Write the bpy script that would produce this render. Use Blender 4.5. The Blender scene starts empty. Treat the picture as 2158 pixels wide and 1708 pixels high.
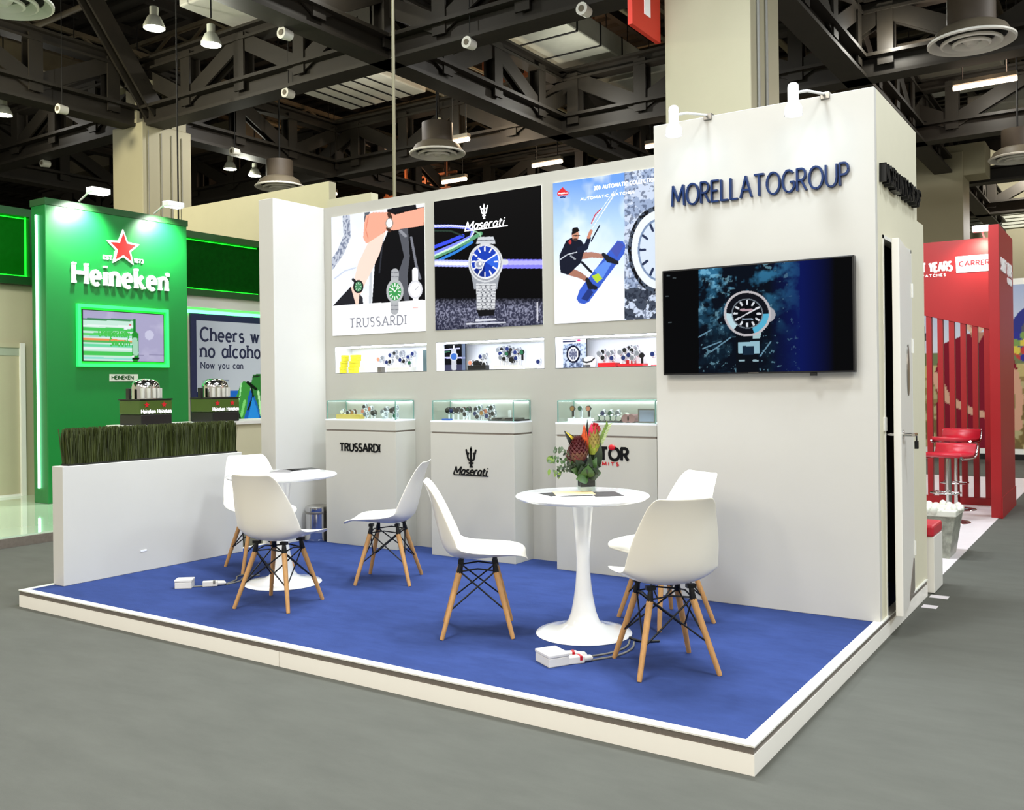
import bpy, bmesh, math, random
import numpy as np
from mathutils import Vector, Matrix
random.seed(7)
np.random.seed(7)
SC = bpy.context.scene
COL = SC.collection
pi = math.pi

# ------------------------------------------------------------------ camera, world, lights, exposure
FPX, PX, PY = 1956.288, 1079.0, 811.565
CAM = Vector((1.17752, -3.31094, 1.44690))
RT = Vector((0.829496, 0.558387, -0.0118474))
UP = Vector((0.00998089, 0.00638888, 0.99992978))
FW = Vector((-0.558423, 0.829556, 0.000273647))
cd = bpy.data.cameras.new('camera')
CAM_COPY = Vector((1.17752, -3.31094, 1.44690))    # copy of the camera position; on_y / on_z place things by image pixel from it
cam = bpy.data.objects.new('camera', cd)
COL.objects.link(cam)
cam.matrix_world = Matrix(((RT.x, UP.x, -FW.x, CAM.x), (RT.y, UP.y, -FW.y, CAM.y), (RT.z, UP.z, -FW.z, CAM.z), (0, 0, 0, 1)))
cd.sensor_fit = 'HORIZONTAL'
cd.sensor_width = 36.0
cd.lens = FPX / 2158 * 36.0
cd.shift_x = 0.0
cd.shift_y = -(854 - PY) / 2158
cd.clip_end = 300
cd.clip_start = 0.05
SC.camera = cam

vs = SC.view_settings
vs.view_transform = 'Standard'
vs.look = 'None'
vs.exposure = 0.16
vs.gamma = 1.0
vs.use_curve_mapping = False
try:
    SC.cycles.max_bounces = 7
    SC.cycles.diffuse_bounces = 4
    SC.cycles.glossy_bounces = 3
    SC.cycles.transmission_bounces = 6
    SC.cycles.transparent_max_bounces = 12
    SC.cycles.caustics_reflective = False
    SC.cycles.caustics_refractive = False
except Exception:
    pass

w = bpy.data.worlds.new('hall_air')
SC.world = w
w.use_nodes = True
w.node_tree.nodes['Background'].inputs[0].default_value = (1.0, 0.94, 0.80, 1)
w.node_tree.nodes['Background'].inputs[1].default_value = 0.55


def area_lamp(name, loc, size, power, col=(1, 0.98, 0.95), rot=(0, 0, 0)):
    d = bpy.data.lights.new(name, 'AREA')
    d.shape = 'DISK'
    d.size = size
    d.energy = power
    d.color = col
    o = bpy.data.objects.new(name, d)
    o.location = loc
    o.rotation_euler = rot
    COL.objects.link(o)
    return o


def point_lamp(name, loc, power, col, r=0.1):
    d = bpy.data.lights.new(name, 'POINT')
    d.energy = power
    d.color = col
    d.shadow_soft_size = r
    o = bpy.data.objects.new(name, d)
    o.location = loc
    COL.objects.link(o)
    return o


def spot_lamp(name, loc, target, power, col=(1, 1, 1), ang=70, blend=0.8, r=0.03):
    d = bpy.data.lights.new(name, 'SPOT')
    d.energy = power
    d.color = col
    d.spot_size = math.radians(ang)
    d.spot_blend = blend
    d.shadow_soft_size = r
    o = bpy.data.objects.new(name, d)
    o.location = loc
    o.rotation_euler = (Vector(target) - Vector(loc)).to_track_quat('-Z', 'Y').to_euler()
    COL.objects.link(o)
    return o


# unseen area lights added overhead and behind the camera, tilted to fill the booth
HALL = [(-3.9, 2.7), (-0.8, 2.4), (-2.6, 3.0), (-1.5, -1.2), (2.8, 0.3)]
for i, (x, y) in enumerate(HALL):
    area_lamp("hall_fill", (x, y, 7.9), 1.3, 305, (.85, .925, 1))
for i, (x, y) in enumerate([(-5, -5), (-1, -5.5), (3, -5), (6, -8), (-9, -5), (-3, -9.5), (2, -9.5)]):
    area_lamp('hall_fill', (x, y, 6.3), 1.3, 112, (1, .955, .86), rot=(math.radians(28), 0, math.radians(30 if x > 4 else 0)))
for i, (x, y) in enumerate([(6.5, -2), (7, 2.5), (6.5, 7)]):
    area_lamp('hall_fill', (x, y, 6.3), 1.3, 130, (.80, .90, 1), (math.radians(32), 0, math.radians(78)))
for (x, y) in [(2.5, 11), (-6, 10.5), (-13, 10), (2, 17), (-5, 17)]:  # unseen lights added to brighten the far half of the hall
    area_lamp('hall_fill_far', (x, y, 7.6), 0.8, 150)
area_lamp('hall_fill_far', (-14.5, 2.0, 7.2), 0.8, 420, (1, .93, .7), (math.radians(35), 0, 0))  # added to brighten the left column
area_lamp('hall_fill_far', (-1, 29, 8.5), 0.8, 700, (1, .95, .85), (math.radians(60), 0, 0))  # added to brighten the far wall
for (x, y) in [(-1, 28), (-8, 27), (-22, 14)]:
    area_lamp('hall_fill_far', (x, y, 6.2), 0.8, 320)

# ------------------------------------------------------------------ helpers
def lin(c):
    if isinstance(c, str):
        c = c.lstrip('#')
        c = [int(c[i:i + 2], 16) for i in (0, 2, 4)]
    r = []
    for v in c[:3]:
        v = v / 255.0
        r.append(v / 12.92 if v <= 0.04045 else ((v + 0.055) / 1.055) ** 2.4)
    return (r[0], r[1], r[2], 1)


def mat(name, c, rough=0.5, metal=0.0, var=0.0, scale=8.0, bump=0.0, bscale=60.0, emit=None, es=0.0, spec=0.5, stretch=None, coat=0.0):
    m = bpy.data.materials.new(name)
    m.use_nodes = True
    nt = m.node_tree
    b = nt.nodes['Principled BSDF']
    col = lin(c) if not (isinstance(c, tuple) and len(c) == 4) else c
    b.inputs['Base Color'].default_value = col
    b.inputs['Roughness'].default_value = rough
    b.inputs['Metallic'].default_value = metal
    b.inputs['Specular IOR Level'].default_value = spec
    if coat:
        b.inputs['Coat Weight'].default_value = coat
    if var or bump:
        tc = nt.nodes.new('ShaderNodeTexCoord')
        mp = nt.nodes.new('ShaderNodeMapping')
        nt.links.new(tc.outputs['Object'], mp.inputs[0])
        if stretch:
            mp.inputs['Scale'].default_value = stretch
    if var:
        n = nt.nodes.new('ShaderNodeTexNoise')
        n.inputs['Scale'].default_value = scale
        n.inputs['Detail'].default_value = 6
        n.inputs['Roughness'].default_value = 0.65
        nt.links.new(mp.outputs[0], n.inputs['Vector'])
        rp = nt.nodes.new('ShaderNodeMapRange')
        rp.inputs[1].default_value = 0.25
        rp.inputs[2].default_value = 0.75
        rp.inputs[3].default_value = 1 - var
        rp.inputs[4].default_value = 1 + var
        nt.links.new(n.outputs['Fac'], rp.inputs[0])
        mx = nt.nodes.new('ShaderNodeMix')
        mx.data_type = 'RGBA'
        mx.blend_type = 'MULTIPLY'
        mx.inputs[0].default_value = 1
        mx.inputs[6].default_value = col
        nt.links.new(rp.outputs[0], mx.inputs[7])
        nt.links.new(mx.outputs[2], b.inputs['Base Color'])
    if bump:
        n2 = nt.nodes.new('ShaderNodeTexNoise')
        n2.inputs['Scale'].default_value = bscale
        n2.inputs['Detail'].default_value = 3
        nt.links.new(mp.outputs[0], n2.inputs['Vector'])
        bp = nt.nodes.new('ShaderNodeBump')
        bp.inputs['Strength'].default_value = bump
        bp.inputs['Distance'].default_value = 0.01
        nt.links.new(n2.outputs['Fac'], bp.inputs['Height'])
        nt.links.new(bp.outputs[0], b.inputs['Normal'])
    if emit is not None:
        b.inputs['Emission Color'].default_value = lin(emit)
        b.inputs['Emission Strength'].default_value = es
    return m


def print_mat(name, emis, diff=0.4, rough=0.5):
    m = bpy.data.materials.new(name)
    m.use_nodes = True
    nt = m.node_tree
    b = nt.nodes['Principled BSDF']
    a = nt.nodes.new('ShaderNodeVertexColor')
    a.layer_name = 'Col'
    mx = nt.nodes.new('ShaderNodeMix')
    mx.data_type = 'RGBA'
    mx.blend_type = 'MULTIPLY'
    mx.inputs[0].default_value = 1
    mx.inputs[7].default_value = (diff, diff, diff, 1)
    nt.links.new(a.outputs[0], mx.inputs[6])
    nt.links.new(mx.outputs[2], b.inputs['Base Color'])
    b.inputs['Roughness'].default_value = rough
    b.inputs['Specular IOR Level'].default_value = 0.06
    if emis:
        nt.links.new(a.outputs[0], b.inputs['Emission Color'])
        b.inputs['Emission Strength'].default_value = emis
    return m


def glass_mat(name, tint=(0.93, 0.98, 0.96), refl=0.07):
    m = bpy.data.materials.new(name)
    m.use_nodes = True
    nt = m.node_tree
    nt.nodes.clear()
    o = nt.nodes.new('ShaderNodeOutputMaterial')
    t = nt.nodes.new('ShaderNodeBsdfTransparent')
    t.inputs[0].default_value = (*tint, 1)
    g = nt.nodes.new('ShaderNodeBsdfGlossy')
    g.inputs['Roughness'].default_value = 0.02
    x = nt.nodes.new('ShaderNodeMixShader')
    x.inputs[0].default_value = refl
    nt.links.new(t.outputs[0], x.inputs[1])
    nt.links.new(g.outputs[0], x.inputs[2])
    nt.links.new(x.outputs[0], o.inputs[0])
    return m


class MB:
    def __init__(s):
        s.v, s.f, s.m, s.s, s.c = [], [], [], [], []
        s.mi = 0
        s.col = None

    def quad(s, pts, smooth=False):
        k = len(s.v)
        s.v += [tuple(p) for p in pts]
        s.f.append(tuple(range(k, k + len(pts))))
        s.m.append(s.mi)
        s.s.append(smooth)
        return s

    def mesh(s, vs, fs, smooth=False):
        k = len(s.v)
        s.v += [tuple(p) for p in vs]
        for f in fs:
            s.f.append(tuple(i + k for i in f))
            s.m.append(s.mi)
            s.s.append(smooth)
        return s

    def box(s, a, b):
        x0, y0, z0 = a
        x1, y1, z1 = b
        vs = [(x0, y0, z0), (x1, y0, z0), (x1, y1, z0), (x0, y1, z0), (x0, y0, z1), (x1, y0, z1), (x1, y1, z1), (x0, y1, z1)]
        return s.mesh(vs, [(0, 3, 2, 1), (4, 5, 6, 7), (0, 1, 5, 4), (1, 2, 6, 5), (2, 3, 7, 6), (3, 0, 4, 7)])

    def obox(s, O, e1, e2, e3):
        """box with corner O and three edge vectors"""
        O, e1, e2, e3 = map(Vector, (O, e1, e2, e3))
        vs = [O, O + e1, O + e1 + e2, O + e2, O + e3, O + e1 + e3, O + e1 + e2 + e3, O + e2 + e3]
        return s.mesh(vs, [(0, 3, 2, 1), (4, 5, 6, 7), (0, 1, 5, 4), (1, 2, 6, 5), (2, 3, 7, 6), (3, 0, 4, 7)])

    def bar(s, p, q, wd, ht, up=(0, 0, 1)):
        p, q = Vector(p), Vector(q)
        d = q - p
        u = Vector(up)
        sd = d.cross(u)
        if sd.length < 1e-6:
            sd = d.cross(Vector((1, 0, 0)))
        sd.normalize()
        u = sd.cross(d).normalized()
        return s.obox(p - sd * wd / 2 - u * ht / 2, sd * wd, d, u * ht)

    def ibeam(s, p, q, wd, ht, t=0.05, up=(0, 0, 1)):
        p, q = Vector(p), Vector(q)
        d = (q - p)
        u = Vector(up)
        sd = d.cross(u)
        if sd.length < 1e-6:
            sd = d.cross(Vector((1, 0, 0)))
        sd.normalize()
        u = sd.cross(d).normalized()
        s.obox(p - sd * wd / 2 - u * ht / 2, sd * wd, d, u * t)
        s.obox(p - sd * wd / 2 + u * (ht / 2 - t), sd * wd, d, u * t)
        s.obox(p - sd * t / 2 - u * (ht / 2 - t), sd * t, d, u * (ht - 2 * t))
        return s

    def tube(s, path, r, n=10, caps=True):
        P = [Vector(p) for p in path]
        rs = r if isinstance(r, (list, tuple)) else [r] * len(P)
        rings = []
        prev = None
        for i, p in enumerate(P):
            d = (P[min(i + 1, len(P) - 1)] - P[max(i - 1, 0)]).normalized()
            if prev is None:
                a = d.orthogonal().normalized()
            else:
                a = prev - d * prev.dot(d)
                a = a.normalized() if a.length > 1e-6 else d.orthogonal().normalized()
            prev = a
            b = d.cross(a)
            rings.append([p + (a * math.cos(2 * pi * k / n) + b * math.sin(2 * pi * k / n)) * rs[i] for k in range(n)])
        vs = [q for R in rings for q in R]
        fs = []
        for i in range(len(P) - 1):
            for k in range(n):
                fs.append((i * n + k, i * n + (k + 1) % n, (i + 1) * n + (k + 1) % n, (i + 1) * n + k))
        s.mesh(vs, fs, True)
        if caps:
            s.mesh(rings[0], [tuple(reversed(range(n)))])
            s.mesh(rings[-1], [tuple(range(n))])
        return s

    def lathe(s, prof, c=(0, 0, 0), n=48, smooth=True):
        vs, fs = [], []
        for (r, z) in prof:
            for k in range(n):
                a = 2 * pi * k / n
                vs.append((c[0] + r * math.cos(a), c[1] + r * math.sin(a), c[2] + z))
        for i in range(len(prof) - 1):
            for k in range(n):
                fs.append((i * n + k, i * n + (k + 1) % n, (i + 1) * n + (k + 1) % n, (i + 1) * n + k))
        return s.mesh(vs, fs, smooth)

    def ellipsoid(s, c, r, n=12, m=8, rot=None):
        vs, fs = [], []
        for i in range(m + 1):
            t = pi * i / m
            for k in range(n):
                a = 2 * pi * k / n
                p = Vector((r[0] * math.sin(t) * math.cos(a), r[1] * math.sin(t) * math.sin(a), r[2] * math.cos(t)))
                if rot is not None:
                    p = rot @ p
                vs.append(Vector(c) + p)
        for i in range(m):
            for k in range(n):
                fs.append((i * n + k, (i + 1) * n + k, (i + 1) * n + (k + 1) % n, i * n + (k + 1) % n))
        return s.mesh(vs, fs, True)

    def plate(s, pts2, F, n0, n1):
        """extruded polygon: pts2 in frame F=(O,eu,ev), from n0 to n1 along the normal"""
        O, eu, ev = map(Vector, F)
        en = eu.cross(ev).normalized()
        a = [O + eu * p[0] + ev * p[1] + en * n0 for p in pts2]
        b = [O + eu * p[0] + ev * p[1] + en * n1 for p in pts2]
        k = len(pts2)
        s.mesh(a + b, [tuple(range(k, 2 * k)), tuple(reversed(range(k)))] + [(i, (i + 1) % k, k + (i + 1) % k, k + i) for i in range(k)])
        return s

    def build(s, name, mats, parent=None, bevel=0.0, sharp=None, subs=0):
        me = bpy.data.meshes.new(name)
        me.from_pydata(s.v, [], s.f)
        mats = mats if isinstance(mats, (list, tuple)) else [mats]
        for m in mats:
            me.materials.append(m)
        me.polygons.foreach_set('material_index', s.m)
        me.polygons.foreach_set('use_smooth', s.s)
        me.update()
        if sharp is not None:
            try:
                me.set_sharp_from_angle(angle=math.radians(sharp))
            except Exception:
                pass
        o = bpy.data.objects.new(name, me)
        COL.objects.link(o)
        if parent is not None:
            o.parent = parent
        if bevel:
            bv = o.modifiers.new('bevel', 'BEVEL')
            bv.width = bevel
            bv.segments = 2
            bv.limit_method = 'ANGLE'
        return o


def tag(o, label, cat, group=None, kind=None):
    o['label'] = label
    if cat:
        o['category'] = cat
    if group:
        o['group'] = group
    if kind:
        o['kind'] = kind
    return o


def struct(o, label=None):
    o['kind'] = 'structure'
    if label:
        o['label'] = label
    return o


def thing(name, label, cat, loc=(0, 0, 0), rz=0.0, group=None):
    o = bpy.data.objects.new(name, None)
    o.empty_display_size = 0.1
    COL.objects.link(o)
    o.location = loc
    o.rotation_euler = (0, 0, rz)
    tag(o, label, cat, group)
    return o


def sub(o, *names):
    return [c for c in o.children if c.name.split('.')[0] in names]


def dup(root, loc, rz, label, group=None):
    r = root.copy()
    COL.objects.link(r)
    r.location = loc
    r.rotation_euler = (0, 0, rz)
    r['label'] = label
    if group:
        r['group'] = group
    for ch in list(root.children):
        c = ch.copy()
        COL.objects.link(c)
        c.parent = r
        for g in ch.children:
            d = g.copy()
            COL.objects.link(d)
            d.parent = c
    return r


def ray(u, v):
    return RT * ((u - PX) / FPX) - UP * ((v - PY) / FPX) + FW


def on_z(u, v, z):
    d = ray(u, v)
    return CAM_COPY + d * ((z - CAM_COPY.z) / d.z)


def on_y(u, v, y):
    d = ray(u, v)
    return CAM_COPY + d * ((y - CAM_COPY.y) / d.y)


# ------------------------------------------------------------------ stroke lettering
def arc(cx, cy, rx, ry, a0, a1, n=10):
    return [(cx + rx * math.cos(math.radians(a0 + (a1 - a0) * i / n)), cy + ry * math.sin(math.radians(a0 + (a1 - a0) * i / n))) for i in range(n + 1)]


X_ = 0.66
GL = {
    'A': (.8, [[(0, 0), (.4, 1), (.8, 0)], [(.16, .36), (.64, .36)]]),
    'B': (.6, [[(0, 0), (0, 1), (.3, 1)] + arc(.3, .76, .24, .24, 90, -90)[1:] + [(0, .52)], [(.3, .52)] + arc(.3, .26, .3, .26, 90, -90) + [(0, 0)]]),
    'C': (.72, [arc(.42, .5, .42, .5, 45, 315, 16)]),
    'D': (.75, [[(0, 0), (0, 1), (.28, 1)] + arc(.28, .5, .47, .5, 90, -90, 12)[1:] + [(0, 0)]]),
    'E': (.52, [[(.52, 1), (0, 1), (0, 0), (.52, 0)], [(0, .52), (.44, .52)]]),
    'G': (.8, [arc(.42, .5, .42, .5, 48, 318, 16) + [(.78, .2), (.78, .45), (.5, .45)]]),
    'H': (.75, [[(0, 0), (0, 1)], [(.75, 0), (.75, 1)], [(0, .52), (.75, .52)]]),
    'I': (.04, [[(.02, 0), (.02, 1)]]),
    'K': (.65, [[(0, 0), (0, 1)], [(.62, 1), (0, .42)], [(.2, .6), (.65, 0)]]),
    'L': (.5, [[(0, 1), (0, 0), (.5, 0)]]),
    'M': (.95, [[(0, 0), (.08, 1), (.47, .25), (.87, 1), (.95, 0)]]),
    'N': (.75, [[(0, 0), (0, 1), (.75, 0), (.75, 1)]]),
    'O': (.9, [arc(.45, .5, .45, .5, 90, 450, 22)]),
    'P': (.55, [[(0, 0), (0, 1), (.28, 1)] + arc(.28, .74, .27, .26, 90, -90)[1:] + [(0, .48)]]),
    'R': (.6, [[(0, 0), (0, 1), (.28, 1)] + arc(.28, .74, .27, .26, 90, -90)[1:] + [(0, .48)], [(.26, .48), (.6, 0)]]),
    'S': (.52, [arc(.26, .76, .25, .24, 40, 270, 10) + arc(.26, .26, .26, .26, 90, -140, 10)]),
    'T': (.7, [[(0, 1), (.7, 1)], [(.35, 1), (.35, 0)]]),
    'U': (.7, [[(0, 1), (0, .35)] + arc(.35, .35, .35, .35, 180, 360, 12) + [(.7, 1)]]),
    'V': (.75, [[(0, 1), (.37, 0), (.75, 1)]]),
    'W': (1.1, [[(0, 1), (.28, 0), (.55, 1), (.82, 0), (1.1, 1)]]),
    'Y': (.7, [[(0, 1), (.35, .48), (.7, 1)], [(.35, .48), (.35, 0)]]),
    'a': (.48, [arc(.24, .33, .24, .33, 60, 330, 12), [(.48, .66), (.48, 0)]]),
    'c': (.46, [arc(.27, .33, .27, .33, 50, 310, 12)]),
    'd': (.5, [arc(.25, .33, .25, .33, 50, 330, 12), [(.5, 1), (.5, 0)]]),
    'e': (.5, [[(.02, .34), (.49, .34)] + arc(.25, .33, .25, .33, 0, 310, 14)]),
    'h': (.48, [[(0, 1), (0, 0)], [(0, .4)] + arc(.24, .42, .24, .24, 160, 0, 8) + [(.48, 0)]]),
    'i': (.06, [[(.03, .66), (.03, 0)], [(.03, .88), (.03, .98)]]),
    'k': (.48, [[(0, 1), (0, 0)], [(.44, .64), (0, .26)], [(.14, .4), (.48, 0)]]),
    'l': (.06, [[(.03, 1), (.03, 0)]]),
    'n': (.48, [[(0, .66), (0, 0)], [(0, .4)] + arc(.24, .42, .24, .24, 160, 0, 8) + [(.48, 0)]]),
    'o': (.52, [arc(.26, .33, .26, .33, 90, 450, 16)]),
    'r': (.34, [[(0, .66), (0, 0)], [(0, .36)] + arc(.2, .42, .2, .24, 170, 50, 6)]),
    's': (.4, [arc(.2, .5, .19, .16, 40, 270, 8) + arc(.2, .17, .2, .17, 90, -140, 8)]),
    't': (.36, [[(.12, .9), (.12, .14), (.22, 0), (.36, .03)], [(0, .66), (.34, .66)]]),
    'u': (.48, [[(0, .66), (0, .24)] + arc(.24, .24, .24, .24, 180, 360, 8) + [(.48, .66)], [(.48, .3), (.48, 0)]]),
    'w': (.72, [[(0, .66), (.18, 0), (.36, .66), (.54, 0), (.72, .66)]]),
    'y': (.48, [[(0, .66), (.24, 0)], [(.48, .66), (.16, -.28)]]),
    'x': (.44, [[(0, .66), (.44, 0)], [(.44, .66), (0, 0)]]),
    'p': (.5, [[(0, .66), (0, -.3)], arc(.25, .33, .25, .33, 150, -150, 12)]),
    'm': (.76, [[(0, .66), (0, 0)], [(0, .42)] + arc(.19, .44, .19, .22, 160, 0, 7) + [(.38, 0)], [(.38, .42)] + arc(.57, .44, .19, .22, 160, 0, 7) + [(.76, 0)]]),
    '.': (.05, [[(.02, 0), (.02, .08)]]),
    '-': (.3, [[(0, .4), (.3, .4)]]),
    '1': (.3, [[(.05, .8), (.2, 1), (.2, 0)]]),
    '8': (.5, [arc(.25, .76, .2, .24, 0, 360, 12), arc(.25, .26, .25, .26, 0, 360, 12)]),
    '7': (.5, [[(0, 1), (.5, 1), (.15, 0)]]),
    '3': (.5, [arc(.22, .76, .24, .24, 140, -90, 10) + arc(.22, .26, .27, .26, 90, -140, 10)]),
    '0': (.55, [arc(.27, .5, .27, .5, 90, 450, 16)]),
    ' ': (.3, []),
}


def text_len(t, sp):
    return sum(GL[c][0] + sp for c in t) - sp


def letters(mb, t, F, h, width=None, th=0.12, sp=0.22, serif=0.0, slant=0.0, n0=0.0, n1=0.01, skew=0.0):
    """stroke lettering on frame F=(O,eu,ev): O = left end of the base line"""
    O, eu, ev = map(Vector, F)
    sx = h if width is None else width / text_len(t, sp)
    x = 0.0
    qn = 0
    for c in t:
        adv, polys = GL[c]
        for pl in polys:
            pts = [((x + p[0]) * sx + slant * p[1] * h, p[1] * h) for p in pl]
            hw = th * h / 2
            k = len(pts)
            for i in range(k - 1):
                a, b = Vector(pts[i]), Vector(pts[i + 1])
                d = b - a
                if d.length < 1e-7:
                    continue
                d.normalize()
                nn = Vector((-d.y, d.x)) * hw
                ea = hw * (0.45 if i > 0 else 0.0)
                eb = hw * (0.45 if i < k - 2 else 0.0)
                closed = (Vector(pts[0]) - Vector(pts[-1])).length < 1e-5
                if closed:
                    ea = eb = hw * 0.45
                a2, b2 = a - d * ea, b + d * eb
                qn += 1
                mb.plate([a2 - nn, b2 - nn, b2 + nn, a2 + nn], (O, eu, ev), n0, n1 * (1 + .03 * (qn % 8)))
            if serif:
                for e, nb in ((0, 1), (-1, -2)):
                    p = pl[e]
                    q = pl[nb]
                    if abs(p[0] - q[0]) < abs(p[1] - q[1]) * 1.2 and any(abs(p[1] - yy) < 0.02 for yy in (0, 1, X_)):
                        cx = (x + p[0]) * sx + slant * p[1] * h
                        sw = serif * h
                        st = max(0.10 * h, hw * 0.8)
                        y0 = p[1] * h
                        y1 = y0 + st if p[1] < 0.1 else y0 - st
                        mb.plate([(cx - sw, min(y0, y1)), (cx + sw, min(y0, y1)), (cx + sw, max(y0, y1)), (cx - sw, max(y0, y1))], (O, eu, ev), n0, n1 * (1.3 + .03 * (qn % 2) + (.015 if e else 0)))
        x += adv + sp


def trident(mb, F, h, th, n0, n1):
    """three-pronged fork emblem, centre of its foot at O"""
    O, eu, ev = map(Vector, F)

    def st(pts, t=th):
        for i in range(len(pts) - 1):
            a, b = Vector(pts[i]) * h, Vector(pts[i + 1]) * h
            d = (b - a).normalized()
            nn = Vector((-d.y, d.x)) * t * h / 2
            mb.plate([a - nn - d * t * h * .2, b - nn + d * t * h * .2, b + nn + d * t * h * .2, a + nn - d * t * h * .2], (O, eu, ev), n0, n1 * (1 + .02 * (len(mb.f) % 11)))
    st([(0, 0), (0, .9)], th * 1.2)
    mb.plate([(-.07 * h, .82 * h), (.07 * h, .82 * h), (0, 1.02 * h)], (O, eu, ev), n0, n1)
    for q in (-1, 1):
        st([(0, .32), (q * .14, .36), (q * .2, .46), (q * .21, .6), (q * .26, .72)])
        st([(q * .26, .72), (q * .3, .86)], th * .9)
        st([(q * .21, .6), (q * .14, .7)], th * .7)
    st([(-.12, .2), (.12, .2)], th)
    st([(-.07, .02), (.07, .02)], th)


# ------------------------------------------------------------------ printed artwork (flat panels)
def rgb(c):
    return np.array(lin(c)[:3])


class Art:
    """a painted grid; drawing coordinates run over the four corners given in `quad` (tl, tr, br, bl)"""
    def __init__(s, quad, n, m, bg):
        s.n, s.m = n, m
        u, v = np.meshgrid(np.linspace(0, 1, n + 1), np.linspace(0, 1, m + 1))
        q = np.array(quad, float)
        P = ((1 - u) * (1 - v))[..., None] * q[0] + (u * (1 - v))[..., None] * q[1] + (u * v)[..., None] * q[2] + ((1 - u) * v)[..., None] * q[3]
        s.X, s.Y = P[..., 0], P[..., 1]
        s.u, s.v = u, v
        s.c = np.empty(u.shape + (3,))
        s.c[:] = rgb(bg)

    def put(s, mask, col, a=1.0):
        a = np.clip(mask.astype(float) * a, 0, 1)[..., None]
        col = rgb(col) if not isinstance(col, np.ndarray) else col
        s.c = s.c * (1 - a) + col * a
        return s

    def pmask(s, pts):
        x, y = s.X, s.Y
        r = np.zeros(x.shape, bool)
        k = len(pts)
        for i in range(k):
            x0, y0 = pts[i]
            x1, y1 = pts[(i + 1) % k]
            if y0 == y1:
                continue
            r ^= ((y0 > y) != (y1 > y)) & (x < (x1 - x0) * (y - y0) / (y1 - y0) + x0)
        return r

    def poly(s, pts, col, a=1.0):
        return s.put(s.pmask(pts), col, a)

    def emask(s, cx, cy, rx, ry, rot=0):
        t = math.radians(rot)
        dx, dy = s.X - cx, s.Y - cy
        return ((dx * math.cos(t) + dy * math.sin(t)) / rx) ** 2 + ((-dx * math.sin(t) + dy * math.cos(t)) / ry) ** 2

    def ell(s, cx, cy, rx, ry, col, a=1.0, rot=0):
        return s.put(s.emask(cx, cy, rx, ry, rot) < 1, col, a)

    def ring(s, cx, cy, rx, ry, k, col, a=1.0):
        e = s.emask(cx, cy, rx, ry)
        return s.put((e < 1) & (e > k * k), col, a)

    def lmask(s, pts, w):
        r = np.zeros(s.X.shape, bool)
        w = w if isinstance(w, (list, tuple)) else [w] * len(pts)
        for i in range(len(pts) - 1):
            a, b = np.array(pts[i], float), np.array(pts[i + 1], float)
            d = b - a
            L = max(d @ d, 1e-9)
            t = np.clip(((s.X - a[0]) * d[0] + (s.Y - a[1]) * d[1]) / L, 0, 1)
            dd = np.hypot(s.X - a[0] - t * d[0], s.Y - a[1] - t * d[1])
            r |= dd < (w[i] * (1 - t) + w[i + 1] * t) / 2
        return r

    def line(s, pts, w, col, a=1.0):
        return s.put(s.lmask(pts, w), col, a)

    def noise(s, cell, seed=0, oct=3):
        """value noise 0..1 over the grid, cell in grid steps"""
        rs = np.random.RandomState(seed)
        out = np.zeros(s.u.shape)
        amp, tot = 1.0, 0.0
        for k in range(oct):
            c = max(cell / 2 ** k, 1.0)
            gh, gw = int(s.m / c) + 3, int(s.n / c) + 3
            g = rs.rand(gh, gw)
            yy, xx = np.mgrid[0:s.m + 1, 0:s.n + 1] / c
            y0, x0 = yy.astype(int), xx.astype(int)
            fy, fx = yy - y0, xx - x0
            out += amp * (g[y0, x0] * (1 - fx) * (1 - fy) + g[y0, x0 + 1] * fx * (1 - fy) + g[y0 + 1, x0] * (1 - fx) * fy + g[y0 + 1, x0 + 1] * fx * fy)
            tot += amp
            amp *= 0.55
        return out / tot

    def ticks(s, cx, cy, rx, ry, r0, r1, n, w, col, skip=()):
        for k in range(n):
            if k in skip:
                continue
            a = 2 * pi * k / n - pi / 2
            s.line([(cx + rx * r0 * math.cos(a), cy + ry * r0 * math.sin(a)), (cx + rx * r1 * math.cos(a), cy + ry * r1 * math.sin(a))], w, col)
        return s

    def build(s, name, O, eu, ev, mat_, parent=None):
        """O top-left corner, eu to the right, ev downwards (full lengths)"""
        O, eu, ev = np.array(O), np.array(eu), np.array(ev)
        P = O + s.u[..., None] * eu + s.v[..., None] * ev
        n1 = s.n + 1
        i, j = np.mgrid[0:s.m, 0:s.n]
        k = i * n1 + j
        F = np.stack([k + n1, k + n1 + 1, k + 1, k], -1).reshape(-1, 4)
        me = bpy.data.meshes.new(name)
        me.vertices.add(P.shape[0] * P.shape[1])
        me.vertices.foreach_set('co', P.reshape(-1))
        me.loops.add(F.size)
        me.loops.foreach_set('vertex_index', F.reshape(-1).astype(np.int32))
        me.polygons.add(len(F))
        me.polygons.foreach_set('loop_start', np.arange(0, F.size, 4, dtype=np.int32))
        me.update(calc_edges=True)
        at = me.color_attributes.new('Col', 'FLOAT_COLOR', 'POINT')
        c = np.ones((s.u.size, 4), np.float32)
        c[:, :3] = s.c.reshape(-1, 3)
        at.data.foreach_set('color', c.reshape(-1))
        me.materials.append(mat_)
        o = bpy.data.objects.new(name, me)
        COL.objects.link(o)
        if parent is not None:
            o.parent = parent
        return o


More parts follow.
